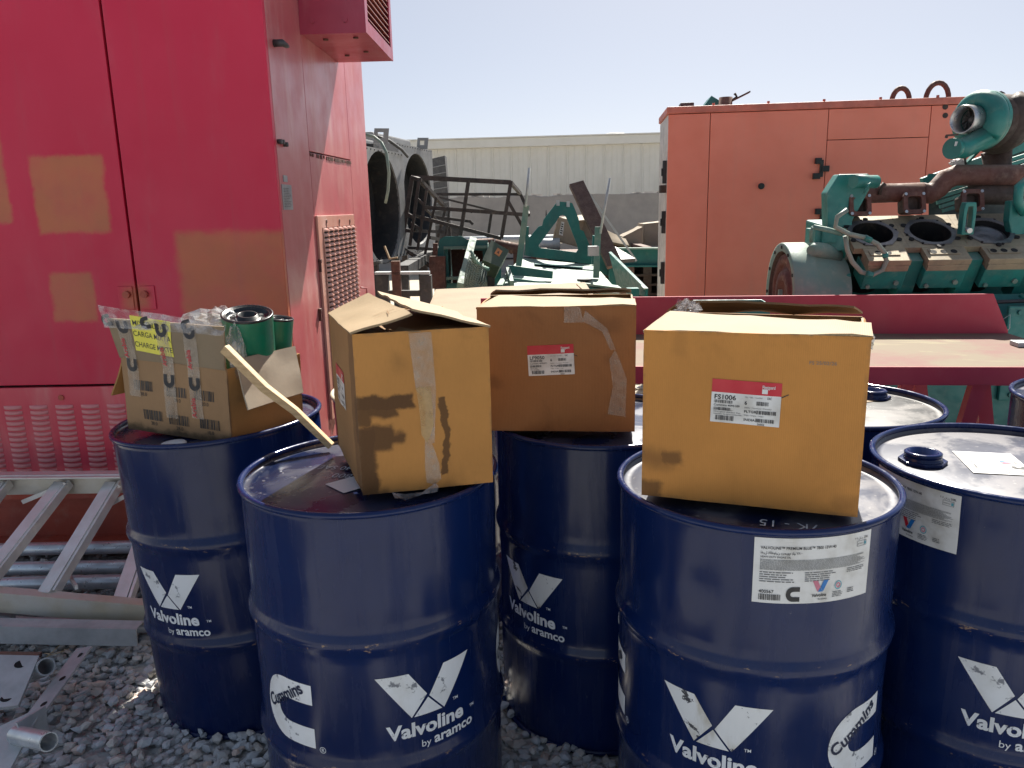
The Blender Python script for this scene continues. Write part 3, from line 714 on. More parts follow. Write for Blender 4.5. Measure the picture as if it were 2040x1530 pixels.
# ------------------------------------------------------------------ drums
DR, DH = .2865, .88
def hoop(z): return [(DR, z - .030), (DR + .002, z - .022), (DR + .0075, z - .010), (DR + .0095, z), (DR + .0075, z + .010), (DR + .002, z + .022), (DR, z + .030)]
def dent_all(root, seed):
    """knocks shallow dents into a drum's wall and carries the print on it along"""
    rr = random.Random(seed * 17 + 5)
    hits = [(rr.uniform(-1.4, 1.4), rr.choice((rr.uniform(.08, .24), rr.uniform(.36, .53), rr.uniform(.66, .82))), rr.uniform(.025, .06), rr.uniform(.002, .006)) for _ in range(7)]
    def push(p):
        r = math.hypot(p.x, p.y)
        if r < .27: return p
        a = math.atan2(p.x, -p.y); k = .0016 * noise.noise(Vector((p.x * 5 + seed * 3.1, p.y * 5, p.z * 5)))
        for ha, hz_, s_, dp in hits:
            d2 = ((a - ha) * DR) ** 2 + (p.z - hz_) ** 2
            if d2 < 9 * s_ * s_: k -= dp * math.exp(-d2 / (2 * s_ * s_))
        e = max(0, min(1, (.86 - p.z) / .06, p.z / .06)); f = (r + k * e) / r
        return Vector((p.x * f, p.y * f, p.z))
    def walk(o, m):
        for c in o.children:
            mm = m @ c.matrix_basis
            if c.type == 'MESH' and c.name.split('.')[0] in ('shell', 'logo', 'lettering', 'paper_label', 'fine_print', 'emblem'):
                c.data = c.data.copy(); im = mm.inverted()
                for v in c.data.vertices: v.co = im @ push(mm @ v.co)
            walk(c, mm)
    walk(root, Matrix.Identity(4))
def cylfn(r, a0, z0):
    return lambda x, y, off: Vector(((r + off) * math.sin(a0 + x / r), -(r + off) * math.cos(a0 + x / r), z0 + y))
shell_prof = [(DR - .001, .012)] + [(DR, .02 + .02 * k) for k in range(12)] + hoop(.293) + [(DR, .34 + .02 * k) for k in range(11)] + hoop(.587) + [(DR, .635 + .02 * k) for k in range(12)] + [(DR, .866), (DR - .001, .868)]
mb = MB().lathe(shell_prof, 96); SH = mb.mesh('shell'); SH.materials.append(M['drum'])
me_rim = MB().tube([(.2875 * math.cos(2*math.pi*i/96), .2875 * math.sin(2*math.pi*i/96), .8715) for i in range(96)], .0072, 10, closed=True).mesh('top_chime'); me_rim.materials.append(M['drum'])
me_low = MB().tube([(.2875 * math.cos(2*math.pi*i/96), .2875 * math.sin(2*math.pi*i/96), .0095) for i in range(96)], .0075, 8, closed=True).mesh('bottom_chime'); me_low.materials.append(M['drum'])
def lidmesh(mt):
    m = MB().lathe([(.2845, .870), (.283, .862), (.279, .8585), (.262, .8585), (.255, .8605), (.12, .861), (0.0001, .8612)], 72).mesh('lid'); m.materials.append(mt); return m
LIDS = {k: lidmesh(M[k]) for k in ('lid', 'lid_dust_glare', 'lid_black')}
hexf = [(.052 * math.cos(math.pi * k / 4 + .39), .052 * math.sin(math.pi * k / 4 + .39)) for k in range(8)]
def mk(mb, name, mt, bevel=0): m = mb.mesh(name, bevel); m.materials.append(mt); return m
ME_FL = mk(MB().prism(hexf, .008), 'bung_flange', M['drum'], .002)
ME_BU = mk(MB().lathe([(.041, .006), (.041, .012), (.037, .015), (.040, .018), (.040, .024), (.036, .0265), (.030, .0265), (.028, .010), (.0001, .009)], 28), 'bung', M['drum'])
ME_SB = mk(MB().lathe([(.026, 0), (.026, .008), (.022, .012), (.010, .012), (.009, .006), (.0001, .006)], 20), 'small_bung', M['drum'])
ME_CAP = mk(MB().lathe([(.033, 0), (.034, .006), (.030, .010), (.014, .011), (.0001, .0105)], 28).box((.028, -.012, .001), (.045, .012, .004)), 'bung_cap', M['cap_white'])
Z0 = .335
gap = .006
VL = [(-.11, .175), (-.04, .175), (-.002, .118), (-.038, .0705)]
VR = [(.04, .175), (.11, .175), (.037, .0705), (.003, .112)]
VT = [(0, .1095), (-.033, .0705), (.032, .0705)]
VS = [poly2d(VL[::-1]), poly2d(VR[::-1]), poly2d(VT)]
VTXT = [text2d('Valvoline', .046, .034, .0, 1.06, 'CENTER', pos=(-.002, .026)), text2d('TM', .010, .01, pos=(.060, .076)), text2d('TM', .010, .01, pos=(.108, .034)),
        text2d('by', .024, 0, pos=(-.020, -.006)), text2d('aramco', .034, .026, 0, 1.02, 'LEFT', pos=(.010, -.006))]
def arc(cx, cy, rx, ry, a0, a1, n=10): return [(cx + rx * math.cos(R(a0 + (a1 - a0) * i / n)), cy + ry * math.sin(R(a0 + (a1 - a0) * i / n))) for i in range(n + 1)]
co = [(.075, .075)] + arc(.0, .0, .075, .075, 90, 270, 16) + [(.075, -.075), (.075, -.028)]
ci = arc(.012, .0, .034, .028, 270, 90, 10) + [(.075, .028)]
cpts = co + ci
# C body as strips so that it stays a clean fill
def cshape():
    n = 18; vs, fs = [], []
    outer = [(.075, .075)] + arc(-.0, 0, .075, .075, 90, 270, n) + [(.075, -.075)]
    inner = [(.075, .028)] + arc(.010, 0, .036, .028, 90, 270, n) + [(.075, -.028)]
    for a, b in zip(outer, inner): vs += [a, b]
    for i in range(len(outer) - 1): fs.append((2*i, 2*i+1, 2*i+3, 2*i+2))
    return (vs, fs)
CS = [cshape()]
CTX = [text2d('Cummins', .039, .026, 0, .92, 'LEFT', rot=33, pos=(-.060, -.020))]
def ringp(cx, cy, ro, ri, n=20):
    vs, fs = [], []
    for i in range(n):
        t = 2 * math.pi * i / n; vs += [(cx + ro * math.cos(t), cy + ro * math.sin(t)), (cx + ri * math.cos(t), cy + ri * math.sin(t))]
    for i in range(n): a, b = 2 * i, 2 * ((i + 1) % n); fs.append((a, a + 1, b + 1, b))
    return (vs, fs)
CR = [ringp(.092, -.075, .0075, .0062), text2d('R', .011, .01, pos=(.0887, -.0788))]
def tmp(name, shapes, mt, a0, off, zz):
    o = decal(name, cylfn(DR, a0, zz), shapes, mt, None, off); m = o.data; bpy.data.objects.remove(o); return m
ME_V = tmp('logo', VS, M['print_white'], 0, .0009, Z0); ME_VW = ME_V.copy(); ME_VW.materials[0] = M['print_worn']
ME_VT = tmp('lettering', VTXT, M['print_white'], 0, .0010, Z0)
ME_C = tmp('logo', CS, M['print_white'], 0, .0009, .412); ME_CT = tmp('lettering', CTX, M['ink_navy'], 0, .0018, .412); ME_CR = tmp('lettering', CR, M['print_white'], 0, .0010, .412)
LW, LH = .262, .125
def print_label(fn, lab, faded):
    x0, y0, x1, y1 = .013, .012, LW - .013, LH - .010
    blk = [text2d('VALVOLINE™ PREMIUM BLUE™ 7800 15W-40', .0078, .012, 0, 1.0, pos=(x0, LH - .021)), text2d('400567', .009, .012, 0, 1.1, pos=(x0, .0195)),
           barcode(x0, .006, x0 + .044, .0175, 4), text2d('ﺛﻔﻴﻞ ﻓﺎﻟﻔﻮﻟﻴﻦ ﺑﺮﻳﻤﻴﻮم ﺑﻠﻮ ٧٨٠٠', .0070, .006, pos=(x0, LH - .030)), text2d('٢٠٨ لتر 208L', .0062, .006, pos=(LW - .047, LH - .013)),
           text2d('HEAVY-DUTY ENGINE OIL', .0052, .01, pos=(x0, LH - .0375)), text2d('Valvoline', .0088, .02, 0, 1.0, pos=(.122, .0125)), text2d('by aramco', .0048, .008, pos=(.136, .0062))]
    decal('lettering', fn, blk, M['ink'], lab, .0010, cell=.02)
    cl = [([(p[0] * .19 + .082, p[1] * .19 + .0185) for p in cshape()[0]], cshape()[1])]
    decal('emblem', fn, cl, M['ink'], lab, .0010, cell=.02)
    decal('fine_print', fn, [textlines(x0, .064, x1, LH - .040, 12, 3, .42, .10), textlines(x0, .040, .085, .062, 5, 4, .42, .3), textlines(.105, .042, .175, .062, 5, 9, .42, .3), textlines(.20, .052, x1, .062, 3, 8, .42, .2),
          textlines(.168, .008, .195, .020, 4, 6, .42, .3), textlines(.205, .012, .222, .022, 3, 5, .5, .1)], M['ink_grey'], lab, .0009, cell=.02)
    s = .16
    def mv(pts): return poly2d([(p[0] * s * 1.0 + .140, (p[1] - .0705) * s * 1.3 + .022) for p in pts])
    decal('emblem', fn, [mv(VL[::-1])], M['ink_pink'] if faded else M['ink_red'], lab, .0010, cell=0); decal('emblem', fn, [mv(VR[::-1]), mv(VT)], M['ink_blue'], lab, .0010, cell=0)
    decal('emblem', fn, [ringp(.181, .031, .0085, .0068)], M['ink_cyan'], lab, .0010, cell=0)
    decal('emblem', fn, [ringp(.181, .031, .0050, .0028)], M['ink_pink'], lab, .0010, cell=0)
    decal('emblem', fn, [rect2d(LW - .040, LH - .026, LW - .039, LH - .0165), rect2d(LW - .015, LH - .026, LW - .014, LH - .0165), rect2d(LW - .040, LH - .0265, LW - .014, LH - .0258), rect2d(LW - .040, LH - .0168, LW - .014, LH - .016), text2d('aramco', .0052, .008, pos=(LW - .038, LH - .0228))], M['ink_grey'], lab, .0010, cell=0)
    decal('emblem', fn, [rect2d(LW - .0205, LH - .0245, LW - .0155, LH - .0185)], M['ink_cyan'], lab, .0011, cell=0)
def make_drum(i, label, lid='lid', vs_=(), cs_=(), worn=False, tilt=(0, 0), z=0, scale=1.0, side_label=None, bung=None, small=None, cap=None, chime=None):
    x, y = DRUMS[i]
    t = thing('oil_drum', label, 'drum', T(x, y, z) @ RX(tilt[0]) @ RY(tilt[1]) @ Matrix.Scale(scale, 4), 'navy oil drums' if chime is None else None)
    link('shell', SH, t); link('lid', LIDS[lid], t); r = link('top_chime', me_rim, t); link('bottom_chime', me_low, t)
    if chime: r.data = me_rim.copy(); r.data.materials[0] = chime
    for a in vs_:
        link('logo', ME_VW if worn else ME_V, t, basis=RZ(a)); link('lettering', ME_VT, t, basis=RZ(a))
    for a in cs_:
        o = link('logo', ME_C, t, basis=RZ(a)); link('lettering', ME_CT, o); link('lettering', ME_CR, o)
    if bung:
        o = link('bung', ME_BU, t, basis=T(bung[0], bung[1], .861)); link('bung_flange', ME_FL, o)
    if small: link('small_bung', ME_SB, t, basis=T(small[0], small[1], .861))
    if cap: link('bung_cap', ME_CAP, t, basis=T(cap[0], cap[1], .8615) @ RZ(-20))
    if side_label is not None:
        a, faded = side_label; a0 = R(a) - LW * .875 / 2 / DR; f0 = cylfn(DR, a0, .732); fn = lambda x, y, off: f0(x * .875, y * 1.03, off)
        lab = decal('paper_label', fn, [rect2d(0, 0, LW, LH)], M['label'], t, .0012); 
        print_label(lambda x, y, off: fn(x, y, off + .0012), lab, faded)
    dent_all(t, i + 1)
    return t
def lidfn(cx, cy, rot):
    c, s = math.cos(R(rot)), math.sin(R(rot))
    return lambda x, y, off: Vector((cx + x * c - y * s, cy + x * s + y * c, .8612 + off + .0006))
d1 = make_drum(0, 'front navy oil drum carrying the oil stained carton, stencilled lid showing', vs_=(29,), cs_=(-36, 94), side_label=(110, False), small=(.045, .21))
decal('stencil', lidfn(-.02, -.015, 168), [text2d('7800', .040, -.004, 0, .8, pos=(0, 0)), text2d('15W-40 SAE', .036, -.004, 0, .8, pos=(-.03, -.05)), text2d('208L', .034, -.004, 0, .8, pos=(-.05, -.095))], M['chalk'], d1, .001, cell=0)
decal('lid_label', lidfn(-.035, -.135, 42), [rect2d(0, 0, .13, .08)], M['label'], d1, .0012, cell=0)
d2 = make_drum(1, 'leaning navy oil drum under the barcode carton, white cap on its lid', vs_=(-23,), cs_=(40,), tilt=(0, -2.6), cap=(-.035, -.245))
d3 = make_drum(2, 'dark navy oil drum behind the front row, carrying the carton with crumpled red label', worn=True, vs_=(-47,), cs_=(19,))
d4 = make_drum(3, 'front navy oil drum with printed paper label and scuffed white emblem', lid='lid_dust_glare', worn=True, vs_=(-29,), cs_=(31, -95), side_label=(6, True))
decal('stencil', lidfn(.05, -.235, 160), [text2d('7K - 15', .045, -.004, 0, .8)], M['chalk'], d4, .001, cell=0)
decal('lid_label', lidfn(.13, -.12, 70), [rect2d(0, 0, .14, .10)], M['label'], d4, .0012, cell=0)
d5 = make_drum(4, 'navy oil drum at the right edge with white label on its dusty lid', lid='lid_dust_glare', vs_=(-22,), cs_=(40,), side_label=(-72, False), bung=(-.185, .03))
c, s = math.cos(R(76)), math.sin(R(76))
lf = lidfn(.005, -.085, 76)
lb = decal('lid_label', lf, [rect2d(0, 0, .16, .125)], M['label'], d5, .0012, cell=0)
print_label(lambda x, y, off: lf(x * .61, y, off + .0014), lb, True)
decal('stencil', lidfn(.125, -.16, 78), [text2d('PREMIUM BLUE', .042, -.004, 0, .85), text2d('7800 15W-40', .042, -.004, 0, .85, pos=(0, -.055))], M['chalk'], d5, .001, cell=0)
d6 = make_drum(5, 'drum with dusty black lid behind the carton in front of the red bench', lid='lid_black', bung=(.15, .10), scale=.985)
decal('lid_tape', lidfn(.10, .035, 20), [rect2d(0, 0, .09, .022)], M['card_pale'], d6, .0012, cell=0)
d7 = make_drum(6, 'navy oil drum cut by the right edge beside the bench legs', z=0)
d8 = make_drum(7, 'cream rimmed drum mostly hidden behind the stained carton', chime=M['cream'], scale=.98)

# ------------------------------------------------------------------ cartons
TH = .0045
def carton(name, label, bfl, yaw, w, d, h, mats, tilt=0, bow=.004, sk=0.0, lk=0.0):
    t = thing(name, label, 'carton', T(*bfl) @ RZ(yaw) @ RY(tilt))
    mf, mr, mbk, ml = mats
    e = .0006
    S_ = {'front': Surf((0, 0, 0), (w, 0, 0), (w, 0, h), (0, 0, h), bow, .003, 1),
          'right': Surf((w - e, TH, 0), (w - e + sk, d - TH, 0), (w - e + sk, d - TH, h - .001), (w - e, TH, h - .001), bow, .003, 2),
          'back': Surf((w + sk, d, 0), (lk, d, 0), (lk, d, h), (w + sk, d, h), bow, .003, 3),
          'left': Surf((e + lk, d - TH, 0), (e, TH, 0), (e, TH, h - .001), (e + lk, d - TH, h - .001), bow, .003, 4)}
    P_ = {k: panel('side_panel', S_[k], mt, t, TH) for k, mt in zip(('front', 'right', 'back', 'left'), mats)}
    MB().box((TH, TH, .001), (w - TH, d - TH, .006)).build('bottom_panel', M['card_in'], t)
    return t, S_, P_
def prod_label(t, fn, w, h, code, num, lot, creased=False):
    """white product label with red head, bar codes and lettering; fn(x,y,off) on the carton face"""
    lab = decal('product_label', fn, [rect2d(0, 0, w, h * .70)], M['label'], t, .0012, cell=.02)
    hd = decal('label_head', fn, [rect2d(0, h * .70, w, h)], M['ink_red'], lab, .0012, cell=.02)
    k = w / .15
    decal('lettering', fn, [text2d(code, .0150 * k, .02, 0, 1.1, pos=(.006 * k, h * .70 - .0155 * k)), barcode(.0065 * k, h * .70 - .0245 * k, .047 * k, h * .70 - .0175 * k, 3),
        text2d('Cummins ' + num, .0068 * k, .012, 0, 1.1, pos=(.006 * k, h * .70 - .0315 * k)), barcode(.0065 * k, h * .70 - .0415 * k, .043 * k, h * .70 - .0345 * k, 5),
        barcode(.011 * k, .0055 * k, .052 * k, .0165 * k, 8), text2d('6', .0115 * k, .02, pos=(.073 * k, h * .70 - .0235 * k)), barcode(.099 * k, h * .70 - .0235 * k, .124 * k, h * .70 - .0145 * k, 9),
        text2d('FLTGR', .0080 * k, .02, 0, 1.15, pos=(.073 * k, h * .70 - .042 * k)), barcode(.099 * k, h * .70 - .0435 * k, .142 * k, h * .70 - .035 * k, 10),
        text2d('INDIA', .0080 * k, .02, 0, 1.15, pos=(.073 * k, .0085 * k)), barcode(.099 * k, .0075 * k, .139 * k, .0160 * k, 12), text2d(lot, .0062 * k, .015, pos=(.103 * k, .0008 * k)),
        text2d('EAC', .0075 * k, .01, 0, .7, pos=(.121 * k, h * .70 - .0085 * k))], M['ink'], lab, .0018, cell=.03)
    decal('fine_print', fn, [text2d('Fuel/Water Separator' if code[0] == 'F' else 'Lube Filter', .0047 * k, .01, pos=(.0065 * k, .0285 * k)), text2d("Filtre à gazole séparateur d'eau" if code[0] == 'F' else 'Filtre à huile', .0047 * k, .01, pos=(.0065 * k, .0235 * k)),
        text2d('Separador de Agua-Combustible' if code[0] == 'F' else 'Filtro de aceite', .0047 * k, .01, pos=(.0065 * k, .0185 * k)), text2d('Qty. / Qté. / Cantidad', .0042 * k, .008, pos=(.073 * k, h * .70 - .0075 * k)),
        text2d('Supplier / Fournisseur / Proveedor', .0042 * k, .008, pos=(.073 * k, h * .70 - .0315 * k)), text2d('Origin / Origine / Origen', .0042 * k, .008, pos=(.073 * k, .0205 * k))], M['ink_grey'], lab, .0018, cell=0)
    decal('brand_mark', fn, [text2d('Fleetguard', .0105 * k, .016, 0, .62, pos=(.109 * k, h * .70 + .0155 * k)), rect2d(.109 * k, h * .70 + .004 * k, .121 * k, h * .70 + .0145 * k)], M['label'], lab, .0018, cell=0)
    return lab
def shift(fn, x0, y0, rot=0):
    c, s = math.cos(R(rot)), math.sin(R(rot))
    return lambda x, y, off: fn(x0 + x * c - y * s, y0 + x * s + y * c, off)

# FS1006 carton on the front right drum
tD, SD, PD = carton('parts_carton', 'clean upright carton on the right front drum with flat red-headed label', (.256, 1.49, .884), -20.6, .400, .27, .336, (M['card_d'], M['card_top'], M['card'], M['card']))
w, d, h = .400, .27, .336
panel('flap', Surf((-.002, .002, h + .001), (w + .002, .002, h + .001), (w + .006, .115, h + .012), (.030, .120, h + .018), 0, .006, 5), M['card_top'], tD, TH, 12, 6)
panel('flap', Surf((.0, d - .002, h + .002), (w, d - .002, h + .002), (w - .02, d - .055, h + .024), (.045, d - .060, h + .032), 0, .007, 6), M['card_in'], tD, TH, 12, 4)
panel('flap', Surf((w + .001, TH, h), (w + .001, d, h), (w - .05, d - .02, h - .05), (w - .05, .03, h - .05), 0, .004, 7), M['card'], tD, TH, 6, 4)
panel('flap', Surf((.001, d, h), (.001, TH, h), (.05, .03, h - .06), (.05, d - .03, h - .06), 0, .004, 8), M['card_in'], tD, TH, 6, 4)
prod_label(tD, shift(SD['front'].xy, .130, .165, -1.2), .125, .083, 'FS1006', '4095189', '26052')
decal('ink_stamp', SD['front'].xy, [text2d('FS 25/02/26', .009, 0, 0, 1.1, pos=(.300, .283))], M['ink_grey'], PD['front'], .0012, cell=0)
decal('pen_tick', shift(SD['front'].xy, .257, .218, 28), [rect2d(0, 0, .014, .0016)], M['ink'], PD['front'], .0012, cell=0)
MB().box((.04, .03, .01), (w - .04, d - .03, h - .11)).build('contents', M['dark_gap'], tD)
# LF9050 carton
tC, SC, PC = carton('parts_carton', 'browned carton on the dark middle drum with crumpled red-headed label', (-.086, 1.985, .884), -6.4, .402, .27, .326, (M['card_c'], M['card_top'], M['card'], M['card']))
h = .326
panel('flap', Surf((-.002, .002, h + .001), (w + .002, .002, h + .001), (w + .004, .12, h + .006), (.045, .12, h + .014), 0, .005, 5), M['card_top'], tC, TH, 12, 6)
panel('flap', Surf((.0, d - .002, h + .002), (w, d - .002, h + .002), (w - .005, d - .10, h + .022), (.03, d - .11, h + .024), 0, .004, 6), M['card_pale'], tC, TH, 12, 4)
lC = prod_label(tC, shift(SC['front'].xy, .131, .148, 2.6), .118, .078, 'LF9050', '4095571', '76061')
decal('pen_tick', shift(SC['front'].xy, .246, .203, -22), [rect2d(0, 0, .010, .0016)], M['ink'], PC['front'], .0014, cell=0)
decal('tape', SC['front'].xy, [poly2d([(.222, .285), (.223, .325), (.262, .324), (.272, .285)]), poly2d([(.268, .288), (.275, .315), (.330, .270), (.352, .215), (.338, .215), (.318, .262)]), poly2d([(.350, .215), (.362, .190), (.380, .140), (.378, .040), (.332, .048), (.345, .120), (.336, .190)])], M['tape'], PC['front'], .0016, cell=.02)
# oil stained carton
tB, SB, PB = carton('parts_carton', 'oil stained carton with gabled flaps and torn tape on the front left drum', (-.312, 1.523, .884), 12.9, .274, .38, .335, (M['card_b'], M['card'], M['card'], M['card_bl']), sk=-.040, lk=-.043)
w, d, h = .274, .38, .335
panel('flap', Surf((-.046, d, h), (-.003, -.004, h + .001), (.118, .006, h + .038), (.055, d - .02, h + .040), 0, .006, 5), M['card_top'], tB, TH, 8, 12)
panel('flap', Surf((w + .003, -.004, h + .001), (w - .037, d, h), (.075, d - .02, h + .045), (.122, .012, h + .044), 0, .005, 6), M['card_top'], tB, TH, 12, 8)
panel('flap', Surf((.004, .006, h - .002), (w - .004, .006, h - .002), (w - .02, .10, h - .008), (.02, .10, h - .008), 0, .004, 7), M['card_in'], tB, TH, 8, 6)
panel('flap', Surf((.004, .12, h - .012), (w - .004, .12, h - .012), (w - .06, d - .02, h - .002), (-.03, d - .02, h - .002), 0, .004, 7), M['card_in'], tB, TH, 8, 6)
fx = SB['front']
decal('tape', fx.xy, [poly2d([(.110, .331), (.156, .331), (.160, .21), (.152, .10), (.132, .10), (.138, .19), (.119, .215)]), poly2d([(.132, .10), (.147, .10), (.160, .055), (.163, .02), (.150, .008), (.132, .015), (.130, .05)])], M['tape'], PB['front'], .0016, cell=.02)
decal('tape', fx.xy, [poly2d([(.119, .22), (.150, .22), (.152, .14), (.138, .10), (.126, .12), (.124, .17)])], M['tape_brown'], PB['front'], .0020, cell=.02)
panel('tape', Surf((.085, .02, h - .0015), (.115, -.0035, h - .001), (.135, -.0035, h - .001), (.10, .10, h - .004)), M['card_top'], tB, .001, 4, 4)
# loose tape tail trailing on the lid
tl = MB(); pts = [(.155, -.004, .012), (.150, -.020, .006), (.120, -.030, .004), (.085, -.030, .002), (.062, -.024, .003)]
vs, fs = [], []
for i, p in enumerate(pts):
    k = .010 + .006 * math.sin(i * 2.1); vs += [(p[0], p[1] - k, p[2] - .002), (p[0] - .004, p[1], p[2] + .012 * math.sin(i * 1.7)), (p[0], p[1] + k * .8, p[2])]
for i in range(len(pts) - 1):
    for j in range(2): a = 3 * i + j; fs.append((a, a + 1, a + 4, a + 3))
tl.add(vs, fs, True).build('tape_tail', M['film'], tB)
prod_label(tB, shift(SB['left'].xy, .10, .145), .13, .085, 'LF9001', '2882674', '26020')
decal('pen_mark', Surf((0, 0, h + .006), (0, .2, h + .006), (.1, .2, h + .046), (.1, 0, h + .046)).xy, [rect2d(.06, .05, .062, .11), rect2d(.04, .08, .09, .082), rect2d(.10, .05, .102, .10)], M['card_in'], tB, .004, cell=0)
# barcode carton on the leaning drum, open, with filters
AM = wm(d2)
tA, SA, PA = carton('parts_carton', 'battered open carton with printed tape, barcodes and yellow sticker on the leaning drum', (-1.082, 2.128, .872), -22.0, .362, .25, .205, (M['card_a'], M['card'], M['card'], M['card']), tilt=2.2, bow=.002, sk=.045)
w, d, h = .362, .25, .205
ff = Surf((-.006, -.002, h - .002), (w + .002, -.002, h - .002), (w - .012, .012, h + .108), (-.018, -.014, h + .110), 0, .006, 5)
pf = panel('flap', ff, M['card_a'] if False else M['card_pale'], tA, TH, 12, 8)
fr = Surf(at(494, 817, 1.95), at(606, 781, 2.13), at(588, 689, 2.19), at(469, 716, 2.01), 0, .005, 6)
panel('flap', fr, M['card_grey'], tA, TH, 10, 8, world=True)
panel('flap', Surf((-.003, d, h - .01), (-.003, .01, h - .01), (-.048, .0, h - .115), (-.03, d, h - .12), 0, .004, 7), M['card'], tA, TH, 8, 6)
panel('flap', Surf((w, d, h), (0, d, h), (.02, d + .02, h + .09), (w - .14, d + .03, h + .09), 0, .006, 8), M['card'], tA, TH, 8, 6)
fa = SA['front']
nb = [(.072, .118, '38.0'), (.190, .112, '28.0'), (.285, .112, '20.0'), (.100, .037, '30.0'), (.190, .033, '28.0'), (.295, .034, '10.0')]
sh = []
for i, (x, y, tx) in enumerate(nb):
    sh += [barcode(x - .034, y, x + .034, y + .028, 20 + i, .0014), text2d(tx, .014, .004, 0, 1.0, 'CENTER', pos=(x, y - .014))]
decal('lettering', fa.xy, sh, M['ink'], PA['front'], .0010, cell=.03)
# yellow notice on the raised flap
yl = shift(ff.xy, .072, .028, -4)
ys_ = decal('notice', yl, [rect2d(0, 0, .128, .098)], M['yellow'], tA, .0014, cell=.02)
decal('lettering', yl, [text2d('MIXED LOAD', .021, .004, 0, .95, 'CENTER', pos=(.064, .072)), text2d('CARGA MIXTA', .021, .004, 0, .90, 'CENTER', pos=(.064, .042)), text2d('CHARGE MIXTE', .021, .004, 0, .86, 'CENTER', pos=(.064, .012))], M['ink'], ys_, .0020, cell=.03)
def tall(x, y, off):   # one surface over flap (upper) and front (lower)
    return ff.xy(x + .006, y - h, off) if y > h else fa.xy(x, y, off)
def lsc(s, px, py, rot):
    c, q = math.cos(R(rot)), math.sin(R(rot)); v, f = cshape()
    return ([(px + (a * c - b * q) * s, py + (a * q + b * c) * s) for a, b in v], f)
for i, (x0, yb_, lo) in enumerate(((.022, .20, .10), (.150, .30, .052), (.238, .30, .060))):
    tw = .040
    tp = decal('tape', shift(tall, x0, 0), [rect2d(0, lo, tw, h + .116)], M['tape'], tA, .0024 + .0004 * i, cell=.02)
    lg, tx = [], []
    for y in (h + .080, h - .062 if i else h - .03):
        lg.append(lsc(.24, tw / 2, y + .012, 90))
    tx += [text2d('Arabia', .021, .012, 0, 1.0, rot=90, pos=(.017, h - .010)), text2d('Arabia', .021, .012, 0, 1.0, rot=90, pos=(.017, lo + .002))] if i else [text2d('Arabia', .021, .012, 0, 1.0, rot=90, pos=(.014, h + .005))]
    decal('emblem', shift(tall, x0, 0), lg, M['ink'], tp, .0034 + .0004 * i, cell=.03); decal('lettering', shift(tall, x0, 0), tx if i != 1 else tx[:1], M['ink_red'], tp, .0034 + .0004 * i, cell=.03)
for i, (x0) in enumerate((-.02, .105, .235)):
    decal('emblem', shift(tall, x0, h + .108), [lsc(.22, .016, 0, 15)], M['ink'], tA, .0042, cell=.03)
# clear film along the flap's top edge
fl = Surf(ff.at(-.02, .78, .004), ff.at(1.0, .80, .004), ff.at(1.02, 1.04, .002), ff.at(-.04, 1.32, .002), 0, .012, 9, sc=7)
panel('film', fl, M['film'], tA, .0006, 20, 8)
def crumple(name, loc, sx, sy, sz, seed, mt, parent=None, amp=.35, sub=4, cat=None, label=None):
    bm = bmesh.new(); bmesh.ops.create_icosphere(bm, subdivisions=sub, radius=1)
    for v in bm.verts:
        p = v.co.copy(); k = 1 + amp * noise.turbulence(p * 2.2 + Vector((seed, 0, 0)), 3, True) - amp * .5; v.co = Vector((p.x * sx * k, p.y * sy * k, p.z * sz * k))
    me = bpy.data.meshes.new(name); bm.to_mesh(me); bm.free(); me.materials.append(mt)
    me.polygons.foreach_set('use_smooth', [False] * len(me.polygons))
    o = link(name, me, parent, basis=T(*loc))
    if cat: tag(o, label, cat)
    return o
AMX = wm(tA)
p = AMX @ Vector((.235, .12, h + .065)); crumple('plastic_bag', p, .115, .075, .072, 3.3, M['bag'], None, .5, 4, 'bag', 'crumpled clear plastic bag bulging out of the barcode carton')
p = AMX @ Vector((.350, .06, h + .035)); crumple('plastic_wrap', p, .022, .040, .080, 8.1, M['bag'], None, .5, 4, 'plastic', 'silvery bubble wrap pressed beside the green filters')
def oil_filter(base, top, r, label):
    base, top = Vector(base), Vector(top); L = (top - base).length
    m = frame_from(base, top - base); t = thing('oil_filter', label, 'oil filter', m, 'green filters in the carton')
    MB().lathe([(r * .5, 0), (r * .9, .003), (r * .97, .012), (r * .985, .02), (r * .985, L - .022), (r * 1.0, L - .018), (r * 1.0, L - .006)], 40).build('can', M['filter'], t)
    MB().lathe([(r * 1.0, L - .006), (r * 1.02, L - .003), (r * 1.0, L), (r * .93, L), (r * .90, L - .006), (r * .86, L - .002), (r * .82, L - .006), (r * .78, L - .014), (r * .45, L - .012), (r * .40, L - .003), (r * .33, L - .003), (r * .32, L - .04), (.0001, L - .04)], 40).build('end_plate', M['filter_black'], t)
    mb = MB()
    for k in range(8): a = math.pi * k / 4; mb.cyl((r * .61 * math.cos(a), r * .61 * math.sin(a), L - .0135), (r * .61 * math.cos(a), r * .61 * math.sin(a), L - .0118), r * .10, 10)
    mb.build('oil_holes', M['dark_gap'], t); return t
MB().box((.02, .02, .01), (w - .02, d - .02, .06)).build('contents', M['card_in'], tA)
oil_filter(at(508, 800, 2.165), at(492, 624, 2.105), .0675, 'larger green oil filter standing upright in the barcode carton, nearest the camera')
oil_filter(at(545, 770, 2.235), at(552, 632, 2.235), .046, 'smaller green filter peeking out behind the larger one')

